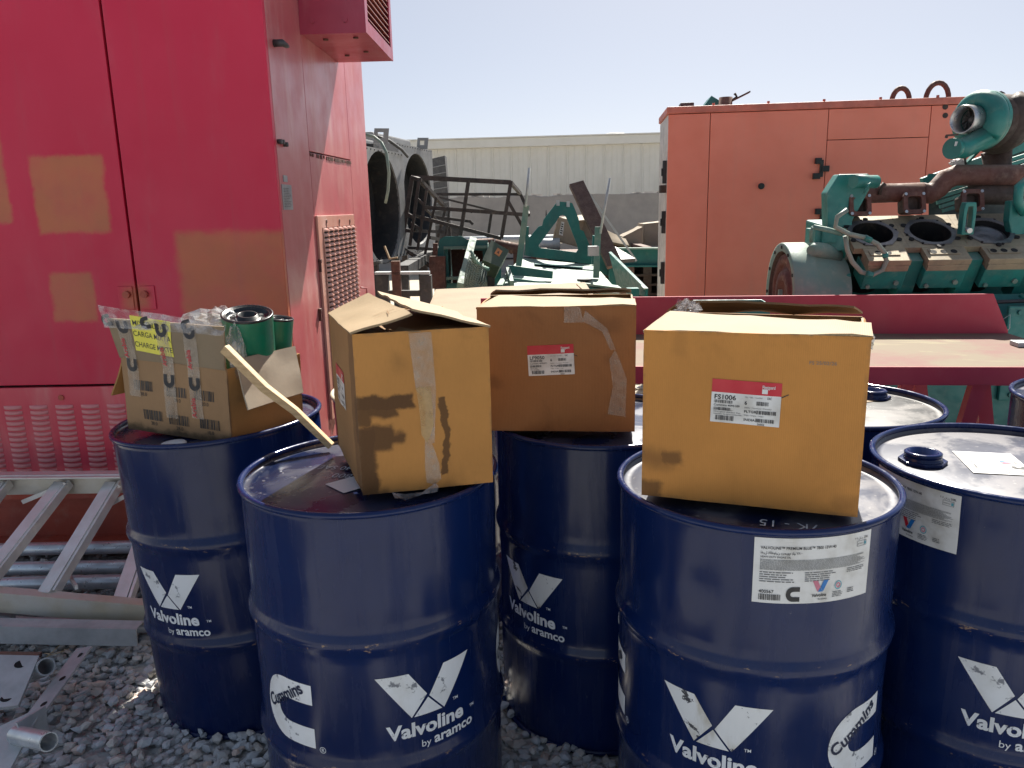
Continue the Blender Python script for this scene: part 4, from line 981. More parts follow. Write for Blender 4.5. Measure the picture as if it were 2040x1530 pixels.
# wooden stick from the carton to the lid
sA, sB = at(447, 694, 1.955), atz(660, 889, .876)
mid1 = sA.lerp(sB, .38) + Vector((.0, -.004, -.006)); mid2 = sA.lerp(sB, .66) + Vector((0, .003, .004)); mb = MB()
pts = [sA, mid1, mid2, sB]; vs, fs = [], []
dv = (sB - sA).normalized(); xx = dv.cross(Vector((0, 0, 1))).normalized(); yy = xx.cross(dv)
for i, p in enumerate(pts):
    k = (.0125, .0115, .0100, .0095)[i]
    for a, b in ((-1, -1), (1, -.85), (1, .9), (-.9, 1)): vs.append(p + xx * a * k * .85 + yy * b * k)
for i in range(3):
    for j in range(4): a = 4 * i; fs.append((a + j, a + (j + 1) % 4, a + 4 + (j + 1) % 4, a + 4 + j))
fs += [(3, 2, 1, 0), (12, 13, 14, 15)]
tag(mb.add(vs, fs).build('wooden_stick', M['wood'], bevel=.002), 'pale wooden stick leaning from the barcode carton onto the front left drum lid', 'stick')
# clear wrap on top of the FS1006 carton
DX = wm(tD)
crumple('plastic_wrap', DX @ Vector((.058, .17, .336 + .018)), .026, .022, .018, 5.5, M['film'], None, 1.3, 4, 'plastic', 'crumpled clear wrap on the top left corner of the right front carton')
crumple('plastic_wrap', DX @ Vector((.402, .10, .336 - .02)), .008, .020, .022, 9.5, M['bag'], None, .8, 3, 'plastic', 'scrap of clear wrap on the right top corner of the right front carton')
# ------------------------------------------------------------------ scrap metal on the ground, left
ld = thing('ladder', 'aluminium stepladder lying on its side against the red cabinet', 'ladder', (-1.6, 2.6, 0))
YU, YL = 2.90, 2.46
def rail(name, a, b, w, h, mt): MB().bar(a, b, w, h).bar(a + Vector((0, .02, h/2)), b + Vector((0, .02, h/2)), .045, .006).bar(a + Vector((0, .02, -h/2)), b + Vector((0, .02, -h/2)), .045, .006).build(name, mt, ld, world=True)
rail('rail', at(-120, 972, YU), at(262, 966, YU), .010, .058, M['ladder_dirty'])
rail('rail', at(-120, 1190, YL), at(300, 1226, YL), .010, .068, M['ladder_dirty'])
rail('rail', at(-120, 951, YU - .03), at(262, 947, YU - .03), .050, .006, M['ladder'])
for (xa, ya, xb, yb) in ((120, 962, -40, 1165), (222, 962, 88, 1182), (300, 1020, 236, 1205), (0, 962, -140, 1140)):
    a, b = at(xa, ya, YU - .03), at(xb, yb, YL + .03)
    MB().bar(a, b, .046, .016).bar(a + Vector((.032, .012, -.004)), b + Vector((.032, .012, -.004)), .010, .034).bar(a + Vector((-.018, .010, -.012)), b + Vector((-.018, .010, -.012)), .006, .03).build('tread', M['ladder'], ld, world=True)
for (xa, ya, xb, yb) in ((132, 964, 45, 1000), (238, 966, 196, 1003), (255, 985, 192, 1020), (118, 1115, 152, 1170)):
    MB().bar(at(xa, ya, YU - .04), at(xb, yb, (YU if yb < 1100 else YL + .1) - .05), .010, .016).build('brace', M['ladder'], ld, world=True)
MB().bar(at(-100, 1222, YL + .02), at(26, 1238, YL + .02), .03, .05).build('foot', M['galv_flat'], ld, world=True)
pl = [((-150, 1098), (330, 1088), 2.93, .026, 'topmost'), ((-150, 1135), (330, 1128), 2.86, .027, 'second'), ((-150, 1168), (330, 1156), 2.78, .027, 'third'), ((-150, 1206), (300, 1222), 2.60, .024, 'fourth'), ((-150, 1238), (300, 1248), 2.50, .023, 'lowest')]
nm_ = ['at the back, nearest the red cabinet', 'second from the red cabinet', 'just above the lower ladder rail', 'just below the lower ladder rail', 'nearest the camera, above the angle bar']
for (a, b, Y, r, k), nn in zip(pl, nm_):
    p, q = at(*a, Y), at(*b, Y); m = frame_from(p, q - p, (0, 0, 1)); L = (q - p).length
    t = MB().lathe([(r - .003, 0), (r, 0), (r, L), (r - .003, L), (r - .003, 0)], 20, None, True).build('steel_pipe', M['galv'])
    t.matrix_basis = m; tag(t, 'galvanised steel pipe lying behind the ladder, ' + nn, 'pipe', 'galvanised pipes on the ground')
p, q = at(-120, 1262, 2.36), at(273, 1270, 2.36)
ab = thing('angle_bar', 'flat grey steel angle bar lying on the gravel in front of the pipes', 'steel bar', (p + q) / 2)
MB().bar(p, q, .006, .062).build('web', M['galv_flat'], ab, world=True); MB().bar(p + Vector((0, .03, .028)), q + Vector((0, .03, .028)), .05, .005).build('flange', M['galv_flat'], ab, world=True)
# plate with two holes
def quadplate(name, label, cat, cs, th, mt, holes=()):
    c = sum(cs, Vector()) / 4; t = thing(name, label, cat, c); sf = Surf(*cs)
    panel('plate', sf, mt, t, th, 2, 2, world=True)
    for (u, v, r, st) in holes:
        m = frame_from(sf.at(u, v, .0006), sf.n, sf.p[1] - sf.p[0]) @ Matrix.Diagonal((st, 1, 1, 1)); MB().disc(r, 0, 14, m).build('hole', M['dark_gap'], t, world=True)
    return t, sf
Yp = 2.05
tp, sp = quadplate('base_plate', 'rust edged steel base plate with two bolt holes at the left edge', 'steel plate', [at(-70, 1418, 1.93), at(36, 1405, 1.96), at(78, 1306, 2.10), at(-60, 1303, 2.10)], .012, M['galv_flat'], ((.78, .82, .014, 1.3), (.72, .16, .012, 1.3)))
MB().bar(at(-60, 1304, 2.112), at(80, 1306, 2.112), .02, .012).build('rusty_edge', M['rust'], tp, world=True)
a, b = at(55, 1345, 2.17), at(92, 1328, 2.08); t = MB().pipe((0, 0, 0), b - a, .026, .022).build('pipe_stub', M['galv_flat']); t.location = a; tag(t, 'short open grey pipe stub behind the base plate', 'pipe')
tb, sb_ = quadplate('perforated_bar', 'flat grey steel bar with three bolt holes leaning on the gravel', 'steel bar', [at(52, 1425, 1.93), at(92, 1412, 1.93), at(183, 1287, 2.22), at(152, 1292, 2.22)], .006, M['galv_flat'], ((.62, .10, .010, 1), (.6, .48, .010, 1), (.6, .86, .010, 1)))
br = thing('post_bracket', 'galvanised bracket plate with a short round tube in the bottom left corner', 'bracket', (-1.1, 1.62, .1))
panel('plate', Surf(at(-40, 1560, 1.60), at(5, 1560, 1.60), at(88, 1405, 1.80), at(-40, 1465, 1.74)), M['galv_flat'], br, .006, 2, 2, world=True)
panel('web', Surf(at(88, 1405, 1.80), at(93, 1456, 1.80), at(50, 1480, 1.70), at(30, 1440, 1.72)), M['galv_flat'], br, .006, 2, 2, world=True)
a, b = at(32, 1464, 1.72), at(97, 1478, 1.64); MB().pipe(a, b, .0225, .0195).build('tube', M['galv'], br, world=True)
# dry twigs
tw = MB()
for (xa, ya, xb, yb) in ((92, 1310, 128, 1274), (100, 1305, 140, 1290), (88, 1302, 112, 1298)): tw.tube([atz(xa, ya, .03), atz((xa + xb) / 2, (ya + yb) / 2 + 2, .06), atz(xb, yb, .05)], .0013, 5)
tag(tw.build('dry_twigs', M['wood']), 'few dry pale twigs lying beside the pipe stub', 'twigs')

# ------------------------------------------------------------------ red bench
BZ = .865
BR = atz(2008, 664, BZ); BM = T(BR.x, BR.y, 0) @ RZ(-7)
bn = thing('steel_bench', 'long red steel bench with raised back lip and stained worn top', 'bench', BM)
fy = on(BM, 2, BZ, 1850, 731).y; L = 2.35
mb = MB().box((-L, fy, BZ - .02), (.0, 0, BZ)); mb.build('bench_top', M['bench_top'], bn)
lz = on(BM, 1, 0, 1700, 588).z; sx = on(BM, 1, 0, 1980, 584).x
MB().prism([(-L, BZ - .03), (.0, BZ - .03), (.0, BZ + .01), (sx, lz), (-L, lz)], .012, Matrix(((1, 0, 0, 0), (0, 0, 1, .001), (0, 1, 0, 0), (0, 0, 0, 1)))).build('back_lip', M['bench'], bn)
MB().box((-L, fy - .006, BZ - .062), (.0, fy - .001, BZ + .001)).box((-L, fy - .006, BZ - .066), (0, fy + .05, BZ - .0625)).build('front_rail', M['bench'], bn)
MB().box((-L, -.06, BZ - .09), (0, -.0, BZ - .032)).build('rear_rail', M['bench'], bn)
lx = on(BM, 1, fy + .03, 1958, 770).x
for x0 in (lx, lx - 1.5):
    for s_, yy_ in ((-1, 0), (1, .004)):
        MB().bar((x0 + s_ * .012, fy + .04 + yy_ * 10, BZ - .062), (x0 + s_ * .16, fy + .04 + yy_ * 10, -.01), .05, .04, (0, 1, 0)).build('leg', M['bench'], bn)
        MB().bar((x0 + s_ * .012, -.10 + yy_ * 10, BZ - .092), (x0 + s_ * .16, -.10 + yy_ * 10, -.01), .05, .04, (0, 1, 0)).build('leg', M['bench'], bn)
MB().tube([(-.035, .014, BZ + .05), (.01, .02, BZ + .08), (.012, .015, BZ + .02), (-.01, .02, BZ - .01)], .0015, 5).build('wire', M['alu'], bn)
p = on(BM, 2, BZ, 2036, 690); MB().box((p.x - .03, p.y - .03, BZ + .0005), (p.x + .06, p.y + .04, BZ + .02)).build('clamp', M['galv_flat'], bn, bevel=.004)
# dark green tray on the bench behind the carton
p = on(BM, 2, BZ, 1455, 640); tz = .985
gt = thing('metal_tray', 'dark green open metal tray standing on the bench behind the right front carton', 'tray', BM @ T(on(BM, 1, -.30, 1455, 604).x, -.30, BZ))
hz_ = on(BM, 1, -.30, 1455, 602).z - BZ
for lo, hi in (((-.145, -.09, .001), (.145, -.084, hz_)), ((-.145, .084, .001), (.145, .09, hz_)), ((-.145, -.083, .001), (-.139, .083, hz_)), ((.139, -.083, .001), (.145, .083, hz_))): MB().box(lo, hi).build('side', M['teal_clean'], gt, bevel=.002)
MB().box((-.138, -.083, .001), (.138, .083, .006)).build('bottom', M['steel_dark'], gt)

# big flat carton behind
Zc = .93
cs = [atz(838, 650, Zc), atz(1215, 636, Zc), atz(1165, 562, Zc), atz(868, 577, Zc)]
lc = thing('large_carton', 'large pale flat-topped cardboard carton behind the parts cartons', 'carton', (cs[0] + cs[2]) / 2 - Vector((0, 0, Zc)))
panel('top_panel', Surf(*cs, 0, .006, 3), M['card_pale'], lc, TH, 10, 10, world=True)
dn = Vector((0, 0, -(Zc - .01)))
for i in range(4):
    a, b = cs[i], cs[(i + 1) % 4]; c_ = (cs[0] + cs[1] + cs[2] + cs[3]) / 4
    a2, b2 = a.lerp(c_, .01), b.lerp(c_, .01)
    panel('side_panel', Surf(a2 + dn, b2 + dn, b2 - Vector((0, 0, .008)), a2 - Vector((0, 0, .008)), 0, .004, i), M['card'], lc, TH, 4, 4, world=True)
a, b = atz(1150, 566, Zc + .004), atz(1183, 596, Zc + .004); MB().bar(a, b, .012, .006).build('edge_strip', M['card_top'], lc, world=True)

# ------------------------------------------------------------------ engine
EM = T(at(1738, 465, 4.0)) @ RZ(-4); DK = RX(30)
en = thing('engine_block', 'teal engine block with open cylinder bores, rusty manifold and turbocharger', 'engine', EM)
PIT, BR_ = .280, .098
SP = [0, 1, 2, 3]
def cell(mb, cx, x0, x1, y0, y1, r, z, n=40):
    vs, fs = [], []
    for k in range(n):
        t = 2 * math.pi * k / n; c, s = math.cos(t), math.sin(t)
        m = min((x1 if c > 0 else x0) / c if abs(c) > 1e-6 else 1e9, (y1 if s > 0 else y0) / s if abs(s) > 1e-6 else 1e9)
        vs += [(cx + r * c, r * s, z), (cx + m * c, m * s, z)]
    for k in range(n): a, b = 2 * k, 2 * ((k + 1) % n); fs.append((a, a + 1, b + 1, b))
    # corners
    mb.add(vs, fs, False, DK)
for i in SP:
    cx = i * PIT; mb = MB(); y0, y1 = -.135, .165
    # square-cornered ring plate around the bore
    nseg = 10; outer = []
    x0, x1 = -PIT / 2 + .0005, PIT / 2 - .0005
    if i == 0: x0 = -.125
    for a, b in (((x1, y0), (x1, y1)), ((x1, y1), (x0, y1)), ((x0, y1), (x0, y0)), ((x0, y0), (x1, y0))):
        for k in range(nseg): outer.append((a[0] + (b[0] - a[0]) * k / nseg + cx, a[1] + (b[1] - a[1]) * k / nseg))
    t0 = math.atan2(y0, x1); inner = []
    for (x, y) in outer: t = math.atan2(y, x - cx); inner.append((cx + BR_ * math.cos(t), BR_ * math.sin(t)))
    mb.plate(outer, inner, .03, DK @ T(0, 0, -.03)); mb.build('deck_plate', M['deck'], en)
    gk = MB(); go = []
    for k in range(48):
        t = 2 * math.pi * k / 48; rr = .118 + .010 * max(0, math.cos(6 * t)) ** 4; go.append((cx + rr * math.cos(t), rr * math.sin(t)))
    gi = [(cx + BR_ * .99 * math.cos(2 * math.pi * k / 48), BR_ * .99 * math.sin(2 * math.pi * k / 48)) for k in range(48)]
    gk.plate(go, gi, .005, DK @ T(0, 0, .0005)); gk.build('gasket_ring', M['gasket'], en)
    MB().lathe([(BR_ * .995, .004), (BR_ * .98, -.005), (BR_ * .98, -.30)], 40, DK @ T(cx, 0, 0)).build('cylinder_bore', M['bore'], en)
    dp = (-.20, -.13, -.028, -.1)[i]
    MB().lathe([(BR_ * .975, dp), (BR_ * .80, dp + .006), (BR_ * .74, dp + .004), (BR_ * .70, dp - .012), (BR_ * .30, dp - .010), (.0001, dp - .004)], 40, DK @ T(cx, 0, 0)).build('piston', M['bore'] if i != 2 else M['gasket'], en)
    bh = MB()
    for k in range(6):
        t = R(30 + 60 * k); bh.cyl(DK @ Vector((cx + .128 * math.cos(t), .128 * math.sin(t), -.002)), DK @ Vector((cx + .128 * math.cos(t), .128 * math.sin(t), .0068)), .0125, 12)
    for k in range(8):
        t = R(11 + 45 * k); bh.cyl(DK @ Vector((cx + .122 * math.cos(t), .122 * math.sin(t), -.002)), DK @ Vector((cx + .122 * math.cos(t), .122 * math.sin(t), .0062)), .006, 8)
    bh.build('stud_holes', M['dark_gap'], en)
    # front tongue with pushrod openings
    tx0, tx1 = cx - .085, cx + .115
    MB().box((tx0, -.245, -.03), (tx1, -.1355, 0), DK).build('deck_tongue', M['deck'], en, bevel=.002)
    tg = MB().box((tx0 + .02, -.200, .0005), (tx1 - .04, -.158, .004), DK).build('port_gasket', M['deck'], en)
    ph = MB()
    for k in range(3 if i else 2): ph.cyl(DK @ Vector((cx - .045 + .048 * k + (.02 if not i else 0), -.179, 0)), DK @ Vector((cx - .045 + .048 * k + (.02 if not i else 0), -.179, .0052)), .0155, 12)
    ph.build('push_rod_holes', M['dark_gap'], en)
    MB().box((tx0 + .004, -.246, -.062), (tx1 - .004, -.14, -.031), DK).build('machined_step', M['deck'], en, bevel=.002)
    MB().box((tx0 + .002, -.240, -.17), (tx1 - .002, -.10, -.063), DK).build('block_rib', M['teal'], en, bevel=.006)
    for xx_, zz_, rr_ in ((tx1 - .04, -.13, .012), (tx0 + .03, -.15, .010)): MB().cyl(DK @ Vector((xx_, -.252, zz_)), DK @ Vector((xx_, -.238, zz_)), rr_, 10).build('plug', M['teal_dusty'], en)
    MB().box((tx1 + .002, -.20, -.28), (tx1 + .078, -.110, -.034), DK).build('notch_floor', M['teal'], en)
X0, X1 = -.15, 1.6
prof = [(-.10, -.30), (.08, -.37), (.33, -.37), (.33, .04), (.62, .06), (.62, -1.05), (-.26, -1.05), (-.26, -.50), (-.14, -.40)]
MB().prism(prof, X1 - X0, Matrix(((0, 0, 1, X0), (1, 0, 0, 0), (0, 1, 0, 0), (0, 0, 0, 1)))).build('crankcase', M['teal'], en, bevel=.01)
pl_ = MB().box((.55, -.285, -.80), (1.5, -.262, -.34)).build('side_cover', M['teal'], en, bevel=.006)
mb = MB()
for i in range(8):
    for z in (-.37, -.77): mb.cyl((.60 + i * .12, -.295, z), (.60 + i * .12, -.284, z), .012, 6)
mb.build('cover_bolts', M['teal'], pl_)
mb = MB()
for i in range(6): mb.tube([(.0 + i * .22, -.16, -.30), (.03 + i * .22, -.19, -.33), (.07 + i * .22, -.15, -.35)], .012, 6)
mb.build('fuel_fittings', M['teal'], en)
MB().tube([(-.05, -.2, -.315), (.3, -.21, -.335), (.7, -.2, -.325), (1.3, -.2, -.33)], .010, 6).build('oil_line', M['steel_dark'], en)
# flywheel housing (axis along the crank)
fc = on(EM, 1, .05, 1552, 590); FH = T(fc.x, .05, fc.z) @ RY(90)
fw = MB().lathe([(.232, .004), (.272, .0), (.275, .006), (.275, .11), (.262, .125), (.235, .20), (.21, .26), (.20, .30)], 56, FH).build('flywheel_housing', M['teal_dusty'], en)
MB().lathe([(.232, .004), (.228, .06), (.0001, .065)], 48, FH).build('housing_inside', M['rust_dark'], fw)
MB().lathe([(.218, .03), (.215, .018), (.175, .016), (.170, .030), (.135, .030), (.130, .012), (.085, .010), (.08, .03), (.0001, .032)], 48, FH).build('flywheel', M['rust'], fw)
mb = MB()
for k in range(12): t = 2 * math.pi * k / 12; mb.cyl(FH @ Vector((.252 * math.cos(t), .252 * math.sin(t), -.003)), FH @ Vector((.252 * math.cos(t), .252 * math.sin(t), .006)), .009, 8)
mb.build('rim_holes', M['dark_gap'], fw)
MB().box((fc.x - .02, -.02, fc.z - .12), (fc.x - .002, .0, fc.z + .04)).build('housing_tab', M['teal_dusty'], fw)
MB().prism([(fc.x + .05, fc.z + .05), (X0 + .02, fc.z + .13), (X0 + .02, fc.z - .25), (fc.x + .05, fc.z - .25)], .22, Matrix(((1, 0, 0, 0), (0, 0, 1, -.12), (0, 1, 0, 0), (0, 0, 0, 1)))).build('bell_web', M['teal'], en, bevel=.01)
a, b = at(1627, 505, 3.92), at(1660, 516, 3.98); MB().tube([at(1615, 500, 3.9), at(1625, 497, 3.92), at(1640, 500, 3.95), at(1668, 512, 4.0)], [.025, .036, .042, .036], 18).build('starter_motor', M['teal_dusty'], en, world=True)
# front gear case and lifting bosses
g0 = [(1642, 470), (1640, 385), (1664, 348), (1722, 347), (1727, 356), (1727, 372), (1690, 440), (1690, 470)]
pts = [on(EM, 1, .12, *q) for q in g0]
MB().prism([(q.x, q.z) for q in pts], .10, Matrix(((1, 0, 0, 0), (0, 0, 1, .06), (0, 1, 0, 0), (0, 0, 0, 1)))).build('gear_case', M['teal'], en, bevel=.008)
MB().cyl(at(1700, 362, 3.96), at(1745, 362, 4.02), .032, 18).build('boss', M['teal'], en, world=True)
MB().box((-.30, -.06, -.08), (-.15, .1, .03)).box((-.27, -.08, -.04), (-.2, -.06, .04)).build('bracket', M['teal'], en, bevel=.006)
MB().tube([at(1720, 385, 3.93), at(1730, 368, 3.93), at(1735, 365, 3.93)], .006, 6).build('lever', M['teal'], en, world=True)
# sensor hose looping in front of the first bore
Yh = 3.78
hp = [(1688, 418), (1668, 432), (1664, 452), (1690, 466), (1722, 473), (1748, 486), (1763, 505), (1766, 520), (1758, 538), (1738, 548), (1716, 542), (1698, 522), (1688, 498), (1684, 470)]
MB().tube([at(x, y, Yh + (.02 if i > 7 else 0)) for i, (x, y) in enumerate(hp)], .0115, 8).build('hose', M['hose'], en, world=True)
hm_ = MB()
for i in (4, 6, 9): hm_.tube([at(*hp[i], Yh), at(*hp[i + 1], Yh).lerp(at(*hp[i], Yh), .5)], .015, 8)
hm_.build('hose_clamp', M['teal'], en, world=True)
MB().tube([at(1620, 452, 3.8), at(1650, 458, 3.8), at(1678, 466, 3.8)], .012, 8).tube([at(1620, 452, 3.8), at(1616, 462, 3.82), at(1616, 482, 3.84)], .009, 8).build('coolant_pipe', M['teal_dusty'], en, world=True)
# exhaust manifold
Ym = 4.16
mn = MB().tube([at(1697, 402, Ym - .02), at(1703, 392, Ym), at(1716, 386, Ym), at(1790, 384, Ym), at(1836, 383, Ym)], [.050, .054, .050, .048, .050], 16).build('exhaust_manifold', M['rust'], en, world=True)
MB().tube([at(1834, 384, Ym), at(1852, 386, Ym), at(1868, 376, Ym), at(1884, 358, Ym), at(1905, 349, Ym), at(1960, 349, Ym), at(2070, 350, Ym)], [.053, .052, .052, .053, .053, .053, .055], 18).build('exhaust_pipe', M['rust'], en, world=True)
MB().tube([at(1925, 402, Ym), at(1930, 392, Ym), at(1950, 388, Ym), at(2070, 388, Ym)], [.042, .048, .050, .052], 16).build('exhaust_manifold', M['rust_dark'], en, world=True)
for px, py in ((1712, 409), (1820, 405), (1936, 400)):
    c_ = at(px, py, Ym - .09); s_ = .056; m = frame_from(c_, Vector((0, -1, .25)), (1, 0, 0))
    sq = lambda r, k: [(r * max(-1, min(1, 1.25 * math.cos(t))), r * max(-1, min(1, 1.25 * math.sin(t)))) for t in [2 * math.pi * i / 24 for i in range(24)]]
    fo = MB().plate(sq(s_, 1), sq(s_ * .62, 1), .014, m).build('port_flange', M['rust'], en, world=True)
    MB().plate(sq(s_ * .70, 1), sq(s_ * .60, 1), .085, m @ T(0, 0, -.0855)).prism(sq(s_ * .6, 1), .002, m @ T(0, 0, -.03)).build('port_duct', M['rust_dark'], fo, world=True)
    mb = MB()
    for a in (-1, 1):
        for b in (-1, 1): mb.cyl(m @ Vector((a * s_ * .80, b * s_ * .80, .0142)), m @ Vector((a * s_ * .80, b * s_ * .80, .018)), .008, 8)
    mb.build('stud_holes', M['alu'], fo, world=True)
MB().tube([at(1752, 388, 4.1), at(1757, 372, 4.1), at(1762, 366, 4.1)], [.01, .008, .014], 8).build('sensor', M['rust_dark'], en, world=True)
sf = Surf(at(1772, 388, Ym - .043), at(1826, 385, Ym - .043), at(1826, 377, Ym - .03), at(1772, 379, Ym - .03))
decal('stamped_numbers', sf.xy, [text2d('NF 4095', .016, .006, pos=(.005, .006)), text2d('660914', .014, .0, pos=(.085, .006))], M['ink'], mn, .004, cell=0, world=True)
# rocker lug standing between bores
m = EM @ DK @ T(PIT * 2 - .135, -.03, .005)
MB().plate([(-.028, 0), (.028, 0), (.030, .06), (.030, .12), (.024, .155), (-.024, .155), (-.030, .12), (-.030, .06)], [(-.014, .03), (.014, .03), (.014, .06), (.014, .10), (.010, .135), (-.010, .135), (-.014, .10), (-.014, .06)], .05, m @ RX(62)).build('lifting_lug', M['teal'], en, bevel=.004, world=True)
MB().cyl(m @ Vector((0, .0, .03)), m @ Vector((0, -.05, .05)), .013, 12).build('lug_bolt', M['alu'], en, world=True)
# pipe at the right edge
MB().tube([at(2045, 360, 3.9), at(2030, 372, 3.88), at(2028, 400, 3.88), at(2040, 425, 3.9)], .022, 10).build('water_pipe', M['teal'], en, world=True)
MB().prism([(q.x, q.z) for q in [on(EM, 1, -.02, *q) for q in ((2008, 440), (2012, 400), (2060, 395), (2060, 520), (2020, 500))]], .06, Matrix(((1, 0, 0, 0), (0, 0, 1, -.03), (0, 1, 0, 0), (0, 0, 0, 1)))).build('end_casting', M['teal'], en, bevel=.008)
# slatted guard behind the manifold
G = [at(1700, 350, 4.55), at(2080, 345, 4.75), at(2080, 240, 4.75), at(1715, 340, 4.55)]
gp = MB(); a, b = at(1836, 364, 4.5), at(2080, 276, 4.7); gp.bar(a, b, .02, .050).build('guard_rail', M['teal'], en, world=True)
for i in range(7):
    dy = 14 + i * 10; o_ = MB().bar(at(1842 + i * 6, 372 + i * 8, 4.53), at(2090, 280 + dy, 4.73), .012, .020).build('guard_slat', M['teal'], en, world=True)
MB().add([tuple(at(1850, 366, 4.62)), tuple(at(2090, 282, 4.8)), tuple(at(2090, 430, 4.8)), tuple(at(1850, 430, 4.62))], [(0, 1, 2, 3)]).build('guard_back', M['steel_dark'], en, world=True)
MB().add([tuple(at(1828, 378, 4.48)), tuple(at(1860, 380, 4.48)), tuple(at(1885, 346, 4.5)), tuple(at(1850, 346, 4.5))], [(0, 1, 2, 3)]).build('guard_end', M['teal'], en, world=True)
# turbocharger
tc = thing('turbocharger', 'teal turbocharger with bare metal inlet perched above the rusty exhaust pipe', 'turbocharger', at(1960, 300, 4.25))
ax = Vector((-.90, -.43, .02)).normalized(); C0 = at(1950, 240, 4.25); TM = frame_from(C0, ax, (0, 0, 1))
rs = .098; pts, rr = [], []
for i in range(41):
    t = R(205 - 8.6 * i); k = i / 40; r_ = .028 + .030 * k; q = rs + .008 * k
    pts.append(TM @ Vector((q * math.cos(t), q * math.sin(t), .01))); rr.append(r_)
end = pts[-1]; dv = (pts[-1] - pts[-2]).normalized()
pts += [at(1918, 296, 4.17), at(1897, 296, 4.13)]; rr += [.052, .046]
MB().tube(pts, rr, 16).build('compressor_scroll', M['teal'], tc, world=True)
MB().lathe([(.10, -.045), (.145, -.05), (.150, -.04), (.148, -.02)], 40, TM).lathe([(.10, .03), (.06, .045), (.058, .06)], 32, TM).build('compressor_housing', M['teal'], tc, world=True)
MB().lathe([(.066, .03), (.072, .05), (.072, .125), (.069, .132), (.064, .13), (.060, .05), (.056, .03)], 36, TM).build('inlet', M['alu'], tc, world=True)
MB().lathe([(.058, .035), (.02, .05), (.013, .07), (.0001, .072)], 24, TM).build('impeller_hub', M['rad_core'], tc, world=True)
mb = MB()
for k in range(9):
    t = 2 * math.pi * k / 9; a_ = TM @ Vector((.014 * math.cos(t), .014 * math.sin(t), .064)); b_ = TM @ Vector((.056 * math.cos(t + .4), .056 * math.sin(t + .4), .05)); mb.bar(a_, b_, .003, .02, ax)
mb.build('impeller_blades', M['rad_core'], tc, world=True)
o1 = at(1897, 296, 4.13); MB().tube([o1 + Vector((.02, .01, 0)), o1 + Vector((-.004, -.002, 0))], .052, 20).build('outlet_clamp', M['teal'], tc, world=True)
MB().bar(at(1886, 270, 4.1), at(1908, 268, 4.12), .012, .010).bar(at(1886, 270, 4.1), at(1885, 275, 4.1), .012, .008).build('clamp_bolt', M['rust_dark'], tc, world=True)
sf = Surf(at(1901, 291, 4.105), at(1910, 291, 4.105), at(1912, 282, 4.10), at(1903, 282, 4.10)); panel('data_plate', sf, M['nameplate'], tc, .001, 1, 1, world=True)
tb_ = MB().lathe([(.085, -.05), (.125, -.06), (.138, -.10), (.140, -.18), (.136, -.26), (.11, -.32), (.08, -.34), (.08, -.40)], 36, TM).build('turbine_housing', M['rust_dark'], tc, world=True)
tu = [TM @ Vector((.10 * math.cos(R(a)), .10 * math.sin(R(a)), -.17)) for a in range(0, 331, 22)]
MB().tube(tu, [.058 + .001 * i for i in range(len(tu))], 12).build('turbine_scroll', M['rust_dark'], tc, world=True)
q = at(1985, 300, 4.4); MB().tube([q, q + Vector((.02, 0, -.10)), q + Vector((.03, .0, -.16))], [.075, .065, .085], 14).box(tuple(q + Vector((-.08, -.1, -.19))), tuple(q + Vector((.16, .1, -.16)))).build('turbine_foot', M['rust_dark'], tc, world=True)
MB().tube([at(1922, 310, 4.2), at(1923, 322, 4.22), at(1925, 332, 4.25)], .006, 6).build('oil_drain', M['steel_dark'], tc, world=True)
MB().bar(at(1925, 325, 4.45), at(1962, 286, 4.45), .03, .012).build('support_strap', M['teal'], tc, world=True)
crumple('white_rag', at(1909, 324, 4.4), .045, .03, .022, 2.2, M['rag'], None, .7, 3, 'rag', 'white rag on the slatted guard below the turbocharger')
